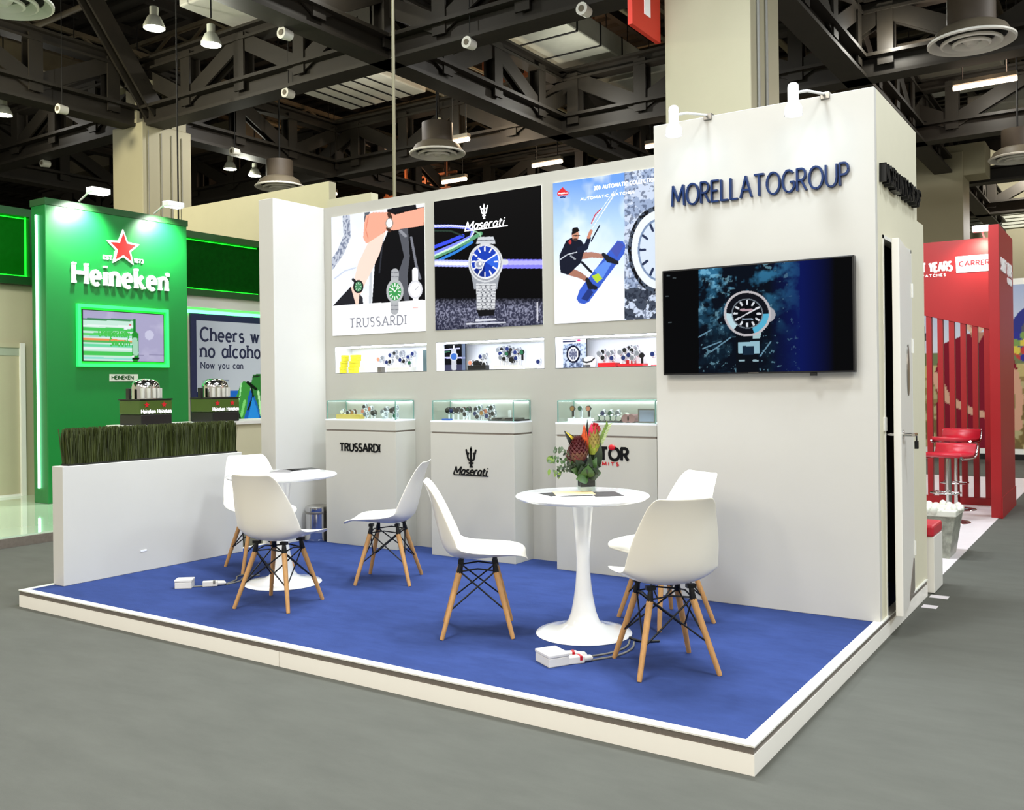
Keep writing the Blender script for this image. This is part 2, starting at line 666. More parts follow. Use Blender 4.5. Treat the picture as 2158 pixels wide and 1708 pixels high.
# ------------------------------------------------------------------ materials
M = {}
M['hall_carpet'] = mat('grey_hall_carpet', (91, 91, 84), 0.95, var=0.10, scale=2.2, bump=0.25, bscale=160, spec=0.1, stretch=(1, 2.6, 1))
M['blue_carpet'] = mat('blue_booth_carpet', (52, 68, 118), 0.95, var=0.16, scale=5, bump=0.4, bscale=220, spec=0.08, stretch=(1, 2.2, 1))
M['white'] = mat('white_painted_board', (206, 203, 195), 0.55, var=0.015, scale=3)
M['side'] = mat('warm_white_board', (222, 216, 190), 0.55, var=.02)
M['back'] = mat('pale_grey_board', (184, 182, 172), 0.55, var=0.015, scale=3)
M['fascia'] = mat('bright_white_board', (252, 247, 237), 0.4, var=.01)
M['white2'] = mat('white_laminate', (232, 228, 219), 0.4, var=0.01)
M['grey_lam'] = mat('warm_grey_laminate', (198, 196, 185), 0.5, var=0.01)
M['edge'] = mat('white_edge_trim', (240, 238, 230), 0.3)
M['alu'] = mat('brushed_aluminium', (150, 140, 132), 0.4, metal=0.7, var=0.15, scale=30, stretch=(12, 1, 1))
M['gloss_white'] = mat('white_gloss_lacquer', (250, 250, 248), 0.12, coat=0.4)
M['plastic'] = mat('white_moulded_plastic', (242, 236, 220), 0.28)
M['wood'] = mat('beech_wood', (196, 146, 88), 0.5, var=0.18, scale=14, stretch=(6, 6, 0.8))
M['black_metal'] = mat('black_metal', (18, 18, 20), 0.4, metal=0.3)
M['black'] = mat('black_plastic', (10, 10, 11), 0.35)
M['dark_room'] = mat('unlit_store_room', (30, 22, 18), 0.9)  # shade of the unlit room put into the colour
M['chrome'] = mat('polished_steel', (205, 203, 200), 0.12, metal=1.0)
M['steel'] = mat('brushed_steel', (150, 146, 140), 0.3, metal=1.0)
M['navy_metal'] = mat('dark_blue_metal', (8, 44, 96), 0.3, metal=0.1, spec=.3)
M['black_letter'] = mat('black_acrylic', (10, 11, 13), 0.35, spec=.2)
M['red_letter'] = mat('red_acrylic', (200, 20, 34), 0.3)
M['glass'] = glass_mat('clear_glass')
M['glass_edge'] = mat('green_glass_edge', (120, 160, 148), 0.15, spec=0.8)
M['niche'] = mat('white_niche_lining', (244, 246, 250), 0.4)
M['led_white'] = mat('white_led', (255, 255, 255), 0.5, emit=(244, 248, 255), es=6)
M['led_niche'] = mat('bright_niche_led', (255, 255, 255), 0.5, emit=(236, 244, 255), es=9)
M['lit'] = print_mat('backlit_film', 0.84, 0.25, 0.35)
M['screen'] = print_mat('screen_glass', 0.82, 0.03, 0.12)
M['print'] = print_mat('printed_sheet', 0.0, 0.9, 0.6)
M['green'] = mat('green_lacquer_panel', (4, 104, 40), 0.4, var=0.02)
M['dkgreen'] = mat('dark_green_panel', (4, 66, 16), 0.5)
M['led_green'] = mat('green_led', (160, 255, 190), 0.5, emit=(60, 255, 120), es=5)
M['led_mint'] = mat('mint_led_tube', (230, 255, 240), 0.5, emit=(150, 255, 205), es=5)
M['beige'] = mat('cream_board', (186, 180, 150), 0.6, var=0.03, scale=2)
M['column'] = mat('cream_column_paint', (166, 160, 132), 0.6, var=0.02, scale=2)
M['truss'] = mat('brown_grey_steel', (31, 26, 17), 0.6, var=0.3, scale=3)
M['truss_light'] = mat('dusty_light_steel', (92, 84, 66), 0.6, var=0.3, scale=3)
M['deck'] = mat('dark_roof_deck', (34, 30, 24), 0.85, var=0.4, scale=1.2)
M['duct'] = mat('galvanised_duct', (180, 182, 168), 0.5, metal=0.2, var=0.14, scale=2)
M['duct_dark'] = mat('dusty_duct', (96, 88, 72), 0.6, var=0.25, scale=2)
M['duct_panel'] = mat('pale_duct_panel', (216, 216, 204), 0.5, var=0.1, scale=3)
M['neck'] = mat('dark_duct_neck', (70, 60, 48), 0.6, var=.2, scale=3)
M['strap'] = mat('black_strap', (14, 13, 12), 0.8)
M['pipe'] = mat('olive_pipe', (116, 110, 84), 0.5)
M['diff'] = mat('white_diffuser', (216, 214, 204), 0.4)
M['lamp_on'] = mat('lamp_lit', (255, 255, 255), 0.5, emit=(255, 254, 226), es=30)
M['tube_on'] = mat('tube_lit', (255, 255, 255), 0.5, emit=(255, 226, 196), es=6)
M['copper'] = mat('warm_lit_steel', (150, 88, 52), 0.6, var=0.2, scale=4)  # warm light on the steelwork partly put into its colour
M['orange'] = mat('orange_primer_steel', (170, 60, 24), 0.6, var=0.2, scale=4)
M['red'] = mat('red_lacquer_panel', (150, 5, 12), 0.45, var=0.02)
M['red_pad'] = mat('red_leatherette', (190, 30, 48), 0.4)
M['redsign'] = mat('red_banner', (196, 44, 20), 0.6)
M['whiteletter'] = mat('white_letter', (250, 250, 250), 0.5)
M['white_floor'] = mat('pale_stand_floor', (214, 206, 206), 0.5, var=0.05, scale=6)
M['gloss_floor'] = mat('glossy_pale_floor', (196, 220, 190), 0.06, coat=0.6)
M['liner'] = mat('grey_bin_liner', (140, 142, 128), 0.3, var=0.6, scale=16)
M['bin_white'] = mat('white_bin_plastic', (214, 214, 200), 0.4)
M['yellow'] = mat('yellow_card', (214, 204, 30), 0.5, var=0.04)
M['gold'] = mat('gold_card', (214, 184, 88), 0.45)
M['cable'] = mat('grey_cable', (130, 128, 120), 0.5)
M['grass'] = mat('dark_grass_blade', (58, 66, 20), 0.6, var=0.8, scale=70, stretch=(1, 1, .06))
M['soil'] = mat('dark_soil', (24, 24, 14), 0.9)
M['tape'] = mat('white_tape', (226, 218, 220), 0.6)

# ------------------------------------------------------------------ the hall
H = 0.11
struct(MB().quad([(-45, -12, 0), (14, -12, 0), (14, 40, 0), (-45, 40, 0)]).build('floor', M['hall_carpet']))
mb = MB()
mb.box((-45, 36, 0), (14, 36.4, 10.6))
o = struct(mb.build('wall_north', M['column']))
struct(MB().box((-45.4, -12, 0), (-45, 36, 10.6)).build('wall_west', M['beige']))
mb = MB()
for k in range(7):
    mb.box((-20, 35.86 + 0.02 * (k % 2), 7.1 + k * 0.125), (6, 36, 7.19 + k * 0.125))
struct(mb.build('trim_1', M['duct']))
# roof deck: ribbed sheet with its purlins
mb = MB()
mb.quad([(-45, -12, 10.5), (-45, 40, 10.5), (14, 40, 10.5), (14, -12, 10.5)])
for k in range(98):
    y = -9 + k * 0.5
    mb.box((-45, y, 10.4), (14, y + 0.2, 10.5))
for k in range(26):
    x = -42 + k * 2.05
    mb.box((x, -12, 10.2), (x + 0.14, 40, 10.4))
struct(mb.build('ceiling', M['deck']))

# columns
def column(name, x0, y0, x1, y1, top, extra):
    mb = MB()
    mb.box((x0, y0, 0), (x1, y1, top))
    for (a, b) in extra:
        mb.box(a, b)
    return struct(mb.build(name, [M['column']], bevel=0.015))


c1 = column('wall_column_1', -16.08, 7.86, -15.08, 9.0, 6.75, [])
mb = MB()
for dy in (0.12, 0.42, 0.66, 0.9):
    mb.tube([(-15.06, 7.86 + dy, 0), (-15.06, 7.86 + dy, 6.6)], 0.011, 6)
tag(mb.build('conduit', M['cable']), 'thin grey conduits running up the pale column behind the green tower', 'conduit')
mb = MB()
mb.box((-15.75, 7.95, 6.75), (-15.4, 8.3, 7.5))
mb.box((-15.5, 8.55, 6.75), (-15.1, 8.9, 7.5))
mb.box((-16.2, 7.8, 7.5), (-15.0, 9.05, 7.6))
tag(mb.build('column_bracket', M['column'], bevel=0.01), 'cream steel seat bracket on top of the column behind the green tower', 'bracket')
column('wall_column_2', -3.67, 7.39, -2.57, 8.45, 10.2, [])
mb = MB()
for dy in (0.22, 0.52):
    mb.tube([(-2.55, 7.39 + dy, 0), (-2.55, 7.39 + dy, 9.0)], 0.02, 6)
tag(mb.build('conduit', M['cable']), 'pair of thin conduits on the side of the big cream column behind the store room', 'conduit')
c3 = column('wall_column_3', -3.5, 22.4, -2.4, 23.5, 7.2, [((-4.2, 22.5, 6.6), (-1.9, 23.4, 7.4))])

# ---- roof trusses
def truss(axis, c, a, b, label, first=0.0, step=1.55):
    t = thing('roof_truss', label, 'truss', (0, 0, 0), 0, 'dark steel roof trusses')
    P = (lambda s_, z: Vector((s_, c, z))) if axis == 'x' else (lambda s_, z: Vector((c, s_, z)))
    zb, zt = 6.9, 7.95
    MB().ibeam(P(a, zb), P(b, zb), 0.42, 0.42, 0.06).build('bottom_chord', M['truss'], t)
    MB().ibeam(P(a, zt), P(b, zt), 0.3, 0.26, 0.05).build('top_chord', M['truss'], t)
    n = int((b - a) / step)
    k0 = 0
    x = a + first
    i = 0
    sd = (0, 1, 0) if axis == 'x' else (1, 0, 0)
    while x + step < b:
        if i % 2 == 0:
            MB().ibeam(P(x, zb + .15), P(x + step, zt - .1), 0.3, 0.2, 0.04, up=sd).build('diagonal', M['truss'], t)
        else:
            MB().ibeam(P(x, zt - .1), P(x + step, zb + .15), 0.3, 0.2, 0.04, up=sd).build('diagonal', M['truss'], t)
        MB().ibeam(P(x + step, zb), P(x + step, zt), 0.26, 0.26, 0.04, up=sd).build('post', M['truss'], t)
        x += step
        i += 1
    return t


truss('x', 8.15, -27, 8, 'dark roof truss running across the hall over the two pale columns', 0.65)
truss('x', 13.65, -29, 8, 'dark roof truss running across the hall beyond the big column, second from the front', 0.3)
truss('x', 18.9, -34, 8, 'dark roof truss running across the hall, third row from the front', 0.9)
truss('x', 24.4, -38, 8, 'dark roof truss running across the hall, fourth row at the far end', 0.2)
truss('x', 29.8, -40, 8, 'small far roof truss running across the hall, last row', 0.2)
truss('y', -15.5, -1, 32, 'dark roof truss running lengthwise over the left column', 0.7)
truss('y', -8.9, 0, 34, 'dark roof truss running lengthwise between the two columns', 0.3)
truss('y', -2.85, 2, 34, 'dark roof truss running lengthwise over the big column at the right', 0.5)
truss('y', -22.0, 2, 34, 'dark roof truss running lengthwise, outermost on the left', 0.5)
mb = MB()
mb.ibeam((-15.15, 8.2, 7.0), (-15.15, 6.0, 9.95), 0.34, 0.3, 0.06, up=(1, 0, 0))
tag(mb.build('knee_brace', M['truss']), 'thick slanting dark steel brace rising from the top of the left column', 'brace')

def girder(x0, y0, x1, y1, z, label):
    t = thing('lattice_girder', label, 'girder', (0, 0, 0), 0, 'light lattice girders between the trusses')
    p, q = Vector((x0, y0, z)), Vector((x1, y1, z))
    up = Vector((0, 0, .38))
    MB().bar(p, q, .1, .1).build('lower_rail', M['truss_light'], t)
    MB().bar(p + up, q + up, .1, .1).build('upper_rail', M['truss_light'], t)
    n = max(4, int((q - p).length / .7))
    mb = MB()
    for k in range(n):
        a, b = p + (q - p) * (k / n), p + (q - p) * ((k + 1) / n)
        if k % 2:
            a, b = a + up, b
        else:
            b = b + up
        mb.bar(a, b, .06, .06)
    mb.build('lacing', M['truss_light'], t)


for (x, nm) in [(-13.4, 'left of the tall pole, in the first bay'), (-6.9, 'left of the big column, in the first bay'), (-4.9, 'just left of the big column, in the first bay'), (-1.25, 'over the store room'), (1.3, 'outermost on the right'), (-18.8, 'left of the left column'), (-20.4, 'outermost on the left')]:
    girder(x, 2.5, x, 30, 9.2, 'thin lattice girder running lengthwise ' + nm)
for (y, nm) in [(10.9, 'between the first and second cross trusses'), (18.6, 'between the second and third cross trusses'), (21.6, 'between the third and fourth cross trusses')]:
    girder(-26, y, 7, y, 9.75, 'thin lattice girder running across ' + nm)

# ---- ducts and pipes under the roof
def duct(label, pts, z, hgt, m, straps=0, along=0, name='air_duct'):
    """pts: four image-independent corners (x,y) of the duct's underside"""
    xs = [p[0] for p in pts]
    ys = [p[1] for p in pts]
    x0, x1, y0, y1 = min(xs), max(xs), min(ys), max(ys)
    t = thing(name, label, 'duct', ((x0 + x1) / 2, (y0 + y1) / 2, z))
    a, b = (x1 - x0) / 2, (y1 - y0) / 2
    MB().box((-a, -b, 0), (a, b, hgt)).build('duct_body', m, t, bevel=0.03)
    for sx in (-1, 1):
        for sy in (-1, 1):
            MB().tube([(sx * a * .8, sy * b * .8, hgt - .01), (sx * a * .8, sy * b * .8, 10.5 - z)], .012, 5).build('hanger', M['strap'], t)
    for k in range(straps):
        f = (k + 1) / (straps + 1)
        mb = MB()
        if along == 0:
            x = -a + 2 * a * f
            mb.box((x - .025, -b - .01, -.015), (x + .025, b + .01, hgt + .01))
        else:
            y = -b + 2 * b * f
            mb.box((-a - .01, y - .025, -.015), (a + .01, y + .025, hgt + .01))
        mb.build('strap', M['strap'], t)
    return t


DU = [
    ('pale strapped duct left of the tall pole, between two trusses', [(-14.87, 11.19), (-12.5, 13.57)], 8.3, 0.45, 'duct_panel', 5, 0),
    ('pale duct at the top edge beside the tall pole', [(-10.6, 6.17), (-8.6, 8.95)], 8.3, 0.45, 'duct_panel', 1, 1),
    ('broad silver duct left of the red hanging sign', [(-9.3, 11.4), (-7.75, 15.2)], 8.3, 0.45, 'duct', 3, 1),
    ('silver duct running on beyond the second cross truss', [(-9.2, 15.5), (-7.2, 19.6)], 8.3, 0.45, 'duct', 2, 1),
    ('grey duct touching the left side of the big column', [(-7.04, 10.62), (-4.59, 11.96)], 8.3, 0.4, 'duct', 2, 0),
    ('pale speckled duct above the two bright left lamps', [(-13.0, 7.2), (-12.0, 8.6)], 8.3, 0.45, 'duct_panel', 0, 0),
    ('tan ribbed duct left of the slanting brace', [(-21.3, 5.5), (-18.18, 8.84)], 8.3, 0.45, 'duct_dark', 5, 0),
    ('dull tan duct left of the left column, under the roof', [(-23.75, 10.4), (-18.62, 11.74)], 8.3, 0.45, 'duct_dark', 4, 0),
    ('white panelled duct running back beyond the big column, nearest the top', [(-3.04, 10.97), (-2.25, 15.38)], 8.3, 0.3, 'duct_panel', 5, 1),
    ('white panelled cross duct above the store room sign box', [(-2.99, 17.65), (-1.17, 21.16)], 8.3, 0.3, 'duct_panel', 4, 1),
    ('white panelled duct over the far column', [(-2.31, 22.63), (-0.38, 27.16)], 8.3, 0.3, 'duct_panel', 4, 1),
    ('large grey duct at the top right, above the round vent', [(-1.74, 13.34), (1.2, 14.7)], 8.3, 0.45, 'duct', 2, 0),
    ('tan insulated duct right of the long lit tube', [(-0.63, 17.49), (2.62, 19.49)], 8.3, 0.45, 'duct_dark', 1, 0),
    ('narrow grey duct over the lit tubes', [(-12.27, 22.21), (-10.83, 26.44)], 8.3, 0.4, 'duct_panel', 3, 1),
    ('pale flat duct under the roof right of the left column', [(-18.21, 17.79), (-16.66, 21.12)], 8.3, 0.3, 'duct_panel', 2, 0),
    ('long dusty duct crossing over the left stand', [(-27.33, 13.34), (-18.95, 14.48)], 8.3, 0.45, 'duct_dark', 5, 0),
    ('dusty far duct low over the left stand', [(-35.96, 20.88), (-21.91, 21.84)], 8.3, 0.45, 'duct_dark', 6, 0),
    ('white slim duct right of the orange steelwork', [(1.65, 22.1), (2.76, 27.11)], 8.3, 0.3, 'duct_panel', 6, 1),
]
for (lb, pts, z, hg, mm, ns, al) in DU:
    duct(lb, pts, z, hg, M[mm], ns, al)


def pipe(label, path, r, m='pipe', n=8, name='pipe'):
    return tag(MB().tube(path, r, n).build(name, M[m]), label, 'pipe')


p0 = on_y(830, 0, 4.6)
p1 = on_y(831, 420, 4.6)
pipe('tall thin olive pole standing up behind the poster wall to the roof', [(p1.x, 4.6, 2.6), (p0.x, 4.6, 10.3)], 0.019, name='service_pole')
pc = on_y(374, 300, 7.0)
pipe('thin black hanging cable in front of the left column', [(pc.x, 7.0, 4.0), (pc.x, 7.0, 10.3)], 0.014, 'strap', name='hanging_cable')
for (lb, y, z, r, x0, x1) in [
    ('long thin pipe crossing the roof in front of the first cross truss', 7.2, 9.02, .06, -22, 6),
    ('long dark pipe crossing the roof behind the first cross truss', 10.1, 9.02, .09, -24, 6),
    ('long pipe crossing the roof above the round middle vent', 12.3, 9.02, .07, -26, 6),
    ('thin pipe crossing the roof beyond the second cross truss', 15.9, 9.02, .06, -28, 6),
    ('thin pipe crossing the roof before the fourth cross truss', 21.5, 9.02, .07, -32, 6)]:
    pipe(lb, [(x0, y, z), (x1, y, z)], r, 'duct_dark')
for (lb, x, z, r, y0, y1) in [
    ('long pipe running lengthwise right of the left column', -13.4, 8.86, .05, 2, 34),
    ('thin pipe running lengthwise left of the round middle vent', -11.6, 8.86, .04, 6, 34),
    ('thin pipe running lengthwise right of the round middle vent', -7.2, 8.86, .05, 4, 34),
    ('pipe running lengthwise left of the big column', -5.2, 8.86, .07, 4, 34),
    ('pipe running lengthwise over the store room', -.3, 8.86, .06, 6, 34),
    ('grey pipe running lengthwise left of the left column', -18.86, 8.86, .07, 4, 34)]:
    pipe(lb, [(x, y0, z), (x, y1, z)], r, 'pipe')

# warm-lit steelwork seen through the roof
random.seed(11)
t = thing('steel_framework', 'copper coloured steel framework lit warm between the middle roof trusses', 'framework', (-11.2, 16.85, 8.35))
for k in range(9):
    x = -1.6 + k * 0.42
    mb = MB()
    mb.bar((x, -1.4 + .3 * (k % 3), 0.4), (x, -1.4 + .3 * (k % 3), 1.9), .08, .08)
    mb.build('upright', M['copper'], t)
for k in range(6):
    mb = MB()
    mb.bar((-1.7, -1.5 + k * .6, .5 + .2 * k), (2.1, -1.5 + k * .6, .5 + .2 * k), .09, .12)
    mb.build('rail', M['copper'], t)
for k in range(4):
    mb = MB()
    mb.bar((-1.5 + k, -1.4, .4), (-.6 + k, 1.6, 1.7), .07, .07)
    mb.build('strut', M['copper'], t)
point_lamp('work_light', (-11.2, 16.4, 9.3), 150, (1, .6, .3), .15)
t = thing('steel_framework', 'orange steel framework under the roof right of the far column', 'framework', (.2, 24.9, 7.4))
for k in range(8):
    MB().bar((-1.6, k * .45, .15 * (k % 3)), (2.2, k * .45, .15 * (k % 3)), .08, .1).build('rail', M['orange'], t)
for k in range(4):
    MB().bar((-1.4 + k * 1.0, 0, -.1), (-1.4 + k * 1.0, 3.4, .5), .07, .07).build('strut', M['orange'], t)
point_lamp('work_light_far', (.4, 25.2, 6.9), 60, (1, .6, .35), .15)
t = thing('steel_framework', 'pale orange lit framework low above the cream wall behind the left stand', 'framework', (-16.3, 17.4, 6.6))
for k in range(7):
    MB().bar((-1.2, k * .1, k * .17), (1.3, k * .1, k * .17), .07, .06).build('rail', M['copper'], t)
for k in range(4):
    MB().bar((-1.1 + k * .75, .3, -.1), (-1.1 + k * .75, .3, 1.3), .06, .06).build('upright', M['copper'], t)
point_lamp('work_light_left', (-16.3, 16.8, 7.2), 90, (1, .6, .35), .15)

# ---- round vents
def vent(p, label, R=0.55, box=True):
    t = thing('round_vent', label, 'vent', p)
    for k, (r0, r1, zo, zi) in enumerate([(1.0, .80, 0.0, .07), (.70, .53, -.015, .05), (.44, .29, -.03, .035)]):
        prof = [(R * r0, zo + .025), (R * r0, zo), (R * (r0 - .05), zo - .012), (R * r1, zi), (R * r1, zi + .02), (R * (r0 - .04), zo + .03), (R * r0, zo + .025)]
        MB().lathe(prof, n=44).build('ring', M['diff'], t, sharp=35)
    MB().lathe([(0, -.04), (R * .1, -.04), (R * .2, .02), (R * .18, .04), (0, .04)], n=28).build('ring', M['diff'], t, sharp=35)
    MB().lathe([(R * .86, .085), (0, .085)], n=32).build('throat', M['strap'], t)
    MB().lathe([(R * .94, .03), (R * .8, .16), (R * .62, .22), (R * .6, .22)], n=32).build('cone', M['duct_dark'], t, sharp=35)
    MB().lathe([(R * .55, .2), (R * .55, .6), (0, .6)], n=28).build('neck', M['neck'], t, sharp=35)
    MB().tube([(0, 0, .59), (0, 0, 4.5)], .02, 6).build('hanger', M['strap'], t)
    return t


vent((-9.79, 2.40, 6.0), 'round white ceiling vent cut off at the top left corner')
vent((-10.16, 11.01, 6.0), 'round white ceiling vent above the middle poster')
vent((-.63, 10.58, 6.0), 'large round white ceiling vent at the top right')
vent((-14.91, 11.25, 6.0), 'round white ceiling vent just above the cream wall by the left column')
vent((-.82, 18.46, 6.0), 'round white ceiling vent at the right edge, partly cut off')

# ---- lamps
def highbay(p, label):
    t = thing('high_bay_lamp', label, 'lamp', p, 0, 'bright high bay lamps')
    MB().lathe([(.0, .0), (.13, .0), (.14, .03)], n=24).build('lens', M['lamp_on'], t)
    MB().lathe([(.145, .0), (.15, .03), (.09, .16), (.06, .18), (.06, .3), (0, .3)], n=24).build('housing', M['duct'], t, sharp=40)
    MB().tube([(0, 0, .4), (0, 0, 10.5 - p[2])], .012, 6).build('hanger', M['strap'], t)
    return t


for u, v, lb in [(325, 60, 'bright lamp under the roof, left one of the pair above the left column'), (445, 95, 'bright lamp under the roof, right one of the pair above the left column'),
                 (485, 357, 'small bright lamp right of the left column, left of two'), (537, 371, 'small bright lamp right of the left column, right of two'),
                 (8, 243, 'bright lamp at the left picture edge'), (925, 277, 'bright lamp right above the middle round vent')]:
    highbay(on_z(u, v, 7.3 if u == 925 else 6.55), lb)
for p in [(-10.3, 4.8, 6.4), (-10.2, 5.7, 6.4), (-16.4, 11.5, 6.4), (-10.4, 11.4, 6.5)]:
    point_lamp('high_bay_glow', p, 50, (1, 1, .85), .12)


def tube_lamp(p, L, label, warm=True):
    t = thing('tube_lamp', label, 'lamp', p, 0, 'lit tube lamps under the roof')
    MB().tube([(-L / 2, 0, 0), (L / 2, 0, 0)], .045, 8).build('tube', M['tube_on'], t)
    MB().box((-L / 2, -.06, .05), (L / 2, .06, .12)).build('batten', M['duct_dark'], t)
    for s in (-1, 1):
        MB().tube([(s * L * .35, 0, .12), (s * L * .35, 0, 10.5 - p[2])], .01, 6).build('hanger', M['strap'], t)
    return t


for u, v, L, lb in [(957, 381, .75, 'lit tube lamp just above the poster wall, left one'), (1153, 345, .8, 'lit tube lamp above the third poster, middle one'),
                    (1392, 305, .7, 'lit tube lamp cut off by the store room tower'), (2075, 176, 1.0, 'long lit tube lamp at the right under the round vent'),
                    (968, 297, .5, 'short bright tube lamp right of the middle round vent'), (700, 410, .3, 'tiny lit tube lamp above the left end of the poster wall')]:
    tube_lamp(on_z(u, v, 6.6), L, lb)
for p, e in [((-7.9, 12.6, 7.2), 55), ((-12.2, 11.2, 7.3), 40), ((-2.2, 13.2, 7.2), 45), ((-1.2, 18.0, 7.3), 45), ((-8.2, 6.6, 7.5), 30), ((-13.0, 6.4, 7.3), 30), ((-18.5, 7.2, 7.3), 30), ((-12.4, 17.5, 7.2), 45)]:
    point_lamp('duct_fill', p, e, (1, .97, .88), .05)  # fill lights without fixtures, added to brighten the ducts
point_lamp('tube_glow', (-10.3, 12.6, 7.0), 60, (1, .75, .5), .1)
point_lamp('tube_glow', (-11.5, 15.2, 7.0), 60, (1, .7, .45), .1)
point_lamp('tube_glow', (-.9, 14.7, 6.9), 70, (1, .7, .5), .1)


def speaker(u, v, z, lb):
    p = on_z(u, v, z)
    t = thing('ceiling_speaker', lb, 'speaker', p, 0, 'white ceiling speakers')
    q = Matrix.Rotation(math.radians(60), 4, 'X')
    mb = MB()
    mb.tube([(0, -.09, 0), (0, .09, 0)], [.09, .075], 16)
    mb.build('shell', M['diff'], t, sharp=40)
    MB().tube([(0, -.1, 0), (0, -.09, 0)], .045, 14).build('cone', M['duct_dark'], t)
    MB().tube([(0, 0, .07), (0, 0, .14), (0, 0, 3.87)], .008, 6).build('bracket', M['strap'], t)


for u, v, lb in [(602, 72, 'small white speaker under the truss between column and pole'), (990, 92, 'small white speaker under the roof right of the pole'),
                 (131, 231, 'small white speaker left of the left column'), (96, 345, 'tiny white speaker low at the left'),
                 (495, 320, 'tiny white speaker right of the left column'), (1232, 22, 'small white speaker at the top left of the red sign'),
                 (608, 197, 'small white speaker on the truss left of the striped duct')]:
    speaker(u, v, 6.62, lb)

# ---- red hanging sign on the column
t = thing('hanging_sign', 'red hanging sign with a white bar beside the big cream column', 'sign', (-3.72, 7.0, 5.7))
MB().box((-.06, -.4, 0), (0, .38, 1.6)).build('board', M['redsign'], t)
MB().box((0.0, -.08, .22), (.006, .09, 1.5)).build('white_bar', M['whiteletter'], t)

# ------------------------------------------------------------------ the booth: platform and walls
YB, YT, XL = 2.687, 2.068, -4.88
t = thing('platform', 'low white-edged booth platform with blue carpet', 'platform', (0, 0, 0))
MB().box((-5.04, .02, 0), (-.02, 3.4, H - .012)).build('base', M['white2'], t)
MB().box((-5.02, .045, H - .012), (-.045, 3.3, H)).build('carpet', M['blue_carpet'], t)
MB().box((-5.057, 0, 0), (-2.53, .02, .078)).build('front_fascia', M['fascia'], t)
MB().box((-2.526, 0, 0), (0, .02, .078)).build('front_fascia', M['fascia'], t)
MB().box((-.02, .02, 0), (0, 3.4, .078)).build('side_fascia', M['fascia'], t)
MB().box((-5.057, .02, 0), (-5.037, 3.4, .078)).build('side_fascia', M['fascia'], t)
mb = MB()
mb.box((-5.055, .004, .078), (-.004, .03, H - .004))
mb.box((-.03, .03, .078), (-.004, 3.4, H - .004))
mb.box((-5.053, .03, .078), (-5.03, 3.4, H - .004))
mb.build('metal_strip', M['alu'], t)
mb = MB()
mb.box((-5.06, -.003, H - .004), (.003, .047, H + .003))
mb.box((-.047, .047, H - .004), (.003, 3.4, H + .003))
mb.box((-5.06, .047, H - .004), (-5.018, 3.4, H + .003))
mb.build('edge_trim', M['edge'], t)

# rear wall with three openings
ZT = 3.06
NX = [(-4.765, -3.711), (-3.614, -2.561), (-2.466, -1.413)]
NZ0, NZ1 = 1.568, 1.806
mb = MB()
mb.box((-5.06, YB, H), (-1.342, 2.97, NZ0))
mb.box((-5.06, YB, NZ1), (-1.342, 2.97, ZT))
xs = [-5.06] + [v for p in NX for v in p] + [-1.342]
for k in range(0, 8, 2):
    mb.box((xs[k], YB, NZ0), (xs[k + 1], 2.97, NZ1))
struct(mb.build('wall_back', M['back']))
struct(MB().box((-5.06, 2.091, H), (XL, YB, ZT)).build('wall_left', M['white'], bevel=.004))
struct(MB().box((-5.03, .222, H), (-4.9, 1.75, .926)).build('wall_front', M['white'], bevel=.004))
tag(MB().box((-4.8995, .81, .255), (-4.897, .86, .268)).build('sticker', M['whiteletter']), 'tiny white sticker low on the white partition', 'sticker')

# store room tower
struct(MB().box((-1.342, YT, H), (-.011, YT + .05, 3.075)).build('wall_storage_front', M['white'], bevel=.003))
struct(MB().box((-1.342, YT + .05, H), (-1.29, 3.237, 3.07)).build('wall_storage_left', M['white']))
mb = MB()
mb.box((-.061, YT + .05, H), (-.011, 2.235, 2.262))
mb.box((-.061, YT + .05, 2.262), (-.011, 3.237, 3.075))
mb.box((-.061, 3.0, H), (-.011, 3.237, 2.262))
mb.box((-.061, 3.237, 0), (-.011, 3.46, 2.495))
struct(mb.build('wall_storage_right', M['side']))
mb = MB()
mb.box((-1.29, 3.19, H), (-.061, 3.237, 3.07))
mb.box((-1.29, YT + .05, 3.02), (-.061, 3.19, 3.06))  # inner cover added to keep the room dark
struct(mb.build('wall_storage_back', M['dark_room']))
# added dark panels: the store room's shade put into their colour
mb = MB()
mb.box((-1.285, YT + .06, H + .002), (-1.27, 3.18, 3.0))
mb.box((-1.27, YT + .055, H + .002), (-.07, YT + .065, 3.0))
struct(mb.build('wall_storage_shade', M['dark_room']))
mb = MB()
mb.box((-.066, 2.228, H), (-.006, 2.248, 2.275))
mb.box((-.066, 2.228, 2.255), (-.006, 3.02, 2.275))
mb.box((-.066, 2.998, H), (-.006, 3.018, 2.275))
struct(mb.build('trim_door', M['edge']))
tag(MB().box((-.068, 2.20, 1.16), (-.002, 2.262, 1.24)).build('strike_plate', M['edge'], bevel=.003), 'white latch plate on the store room door jamb', 'latch')

# door left ajar, hinged at its far edge
dr = thing('door_1', 'white store room door standing ajar', 'door', (-.005, 2.995, H + .01), 0)
dr['kind'] = 'structure'
ang = math.atan2(.085, .775)
dr.rotation_euler = (0, 0, ang)
DW, DH = .775, 2.13
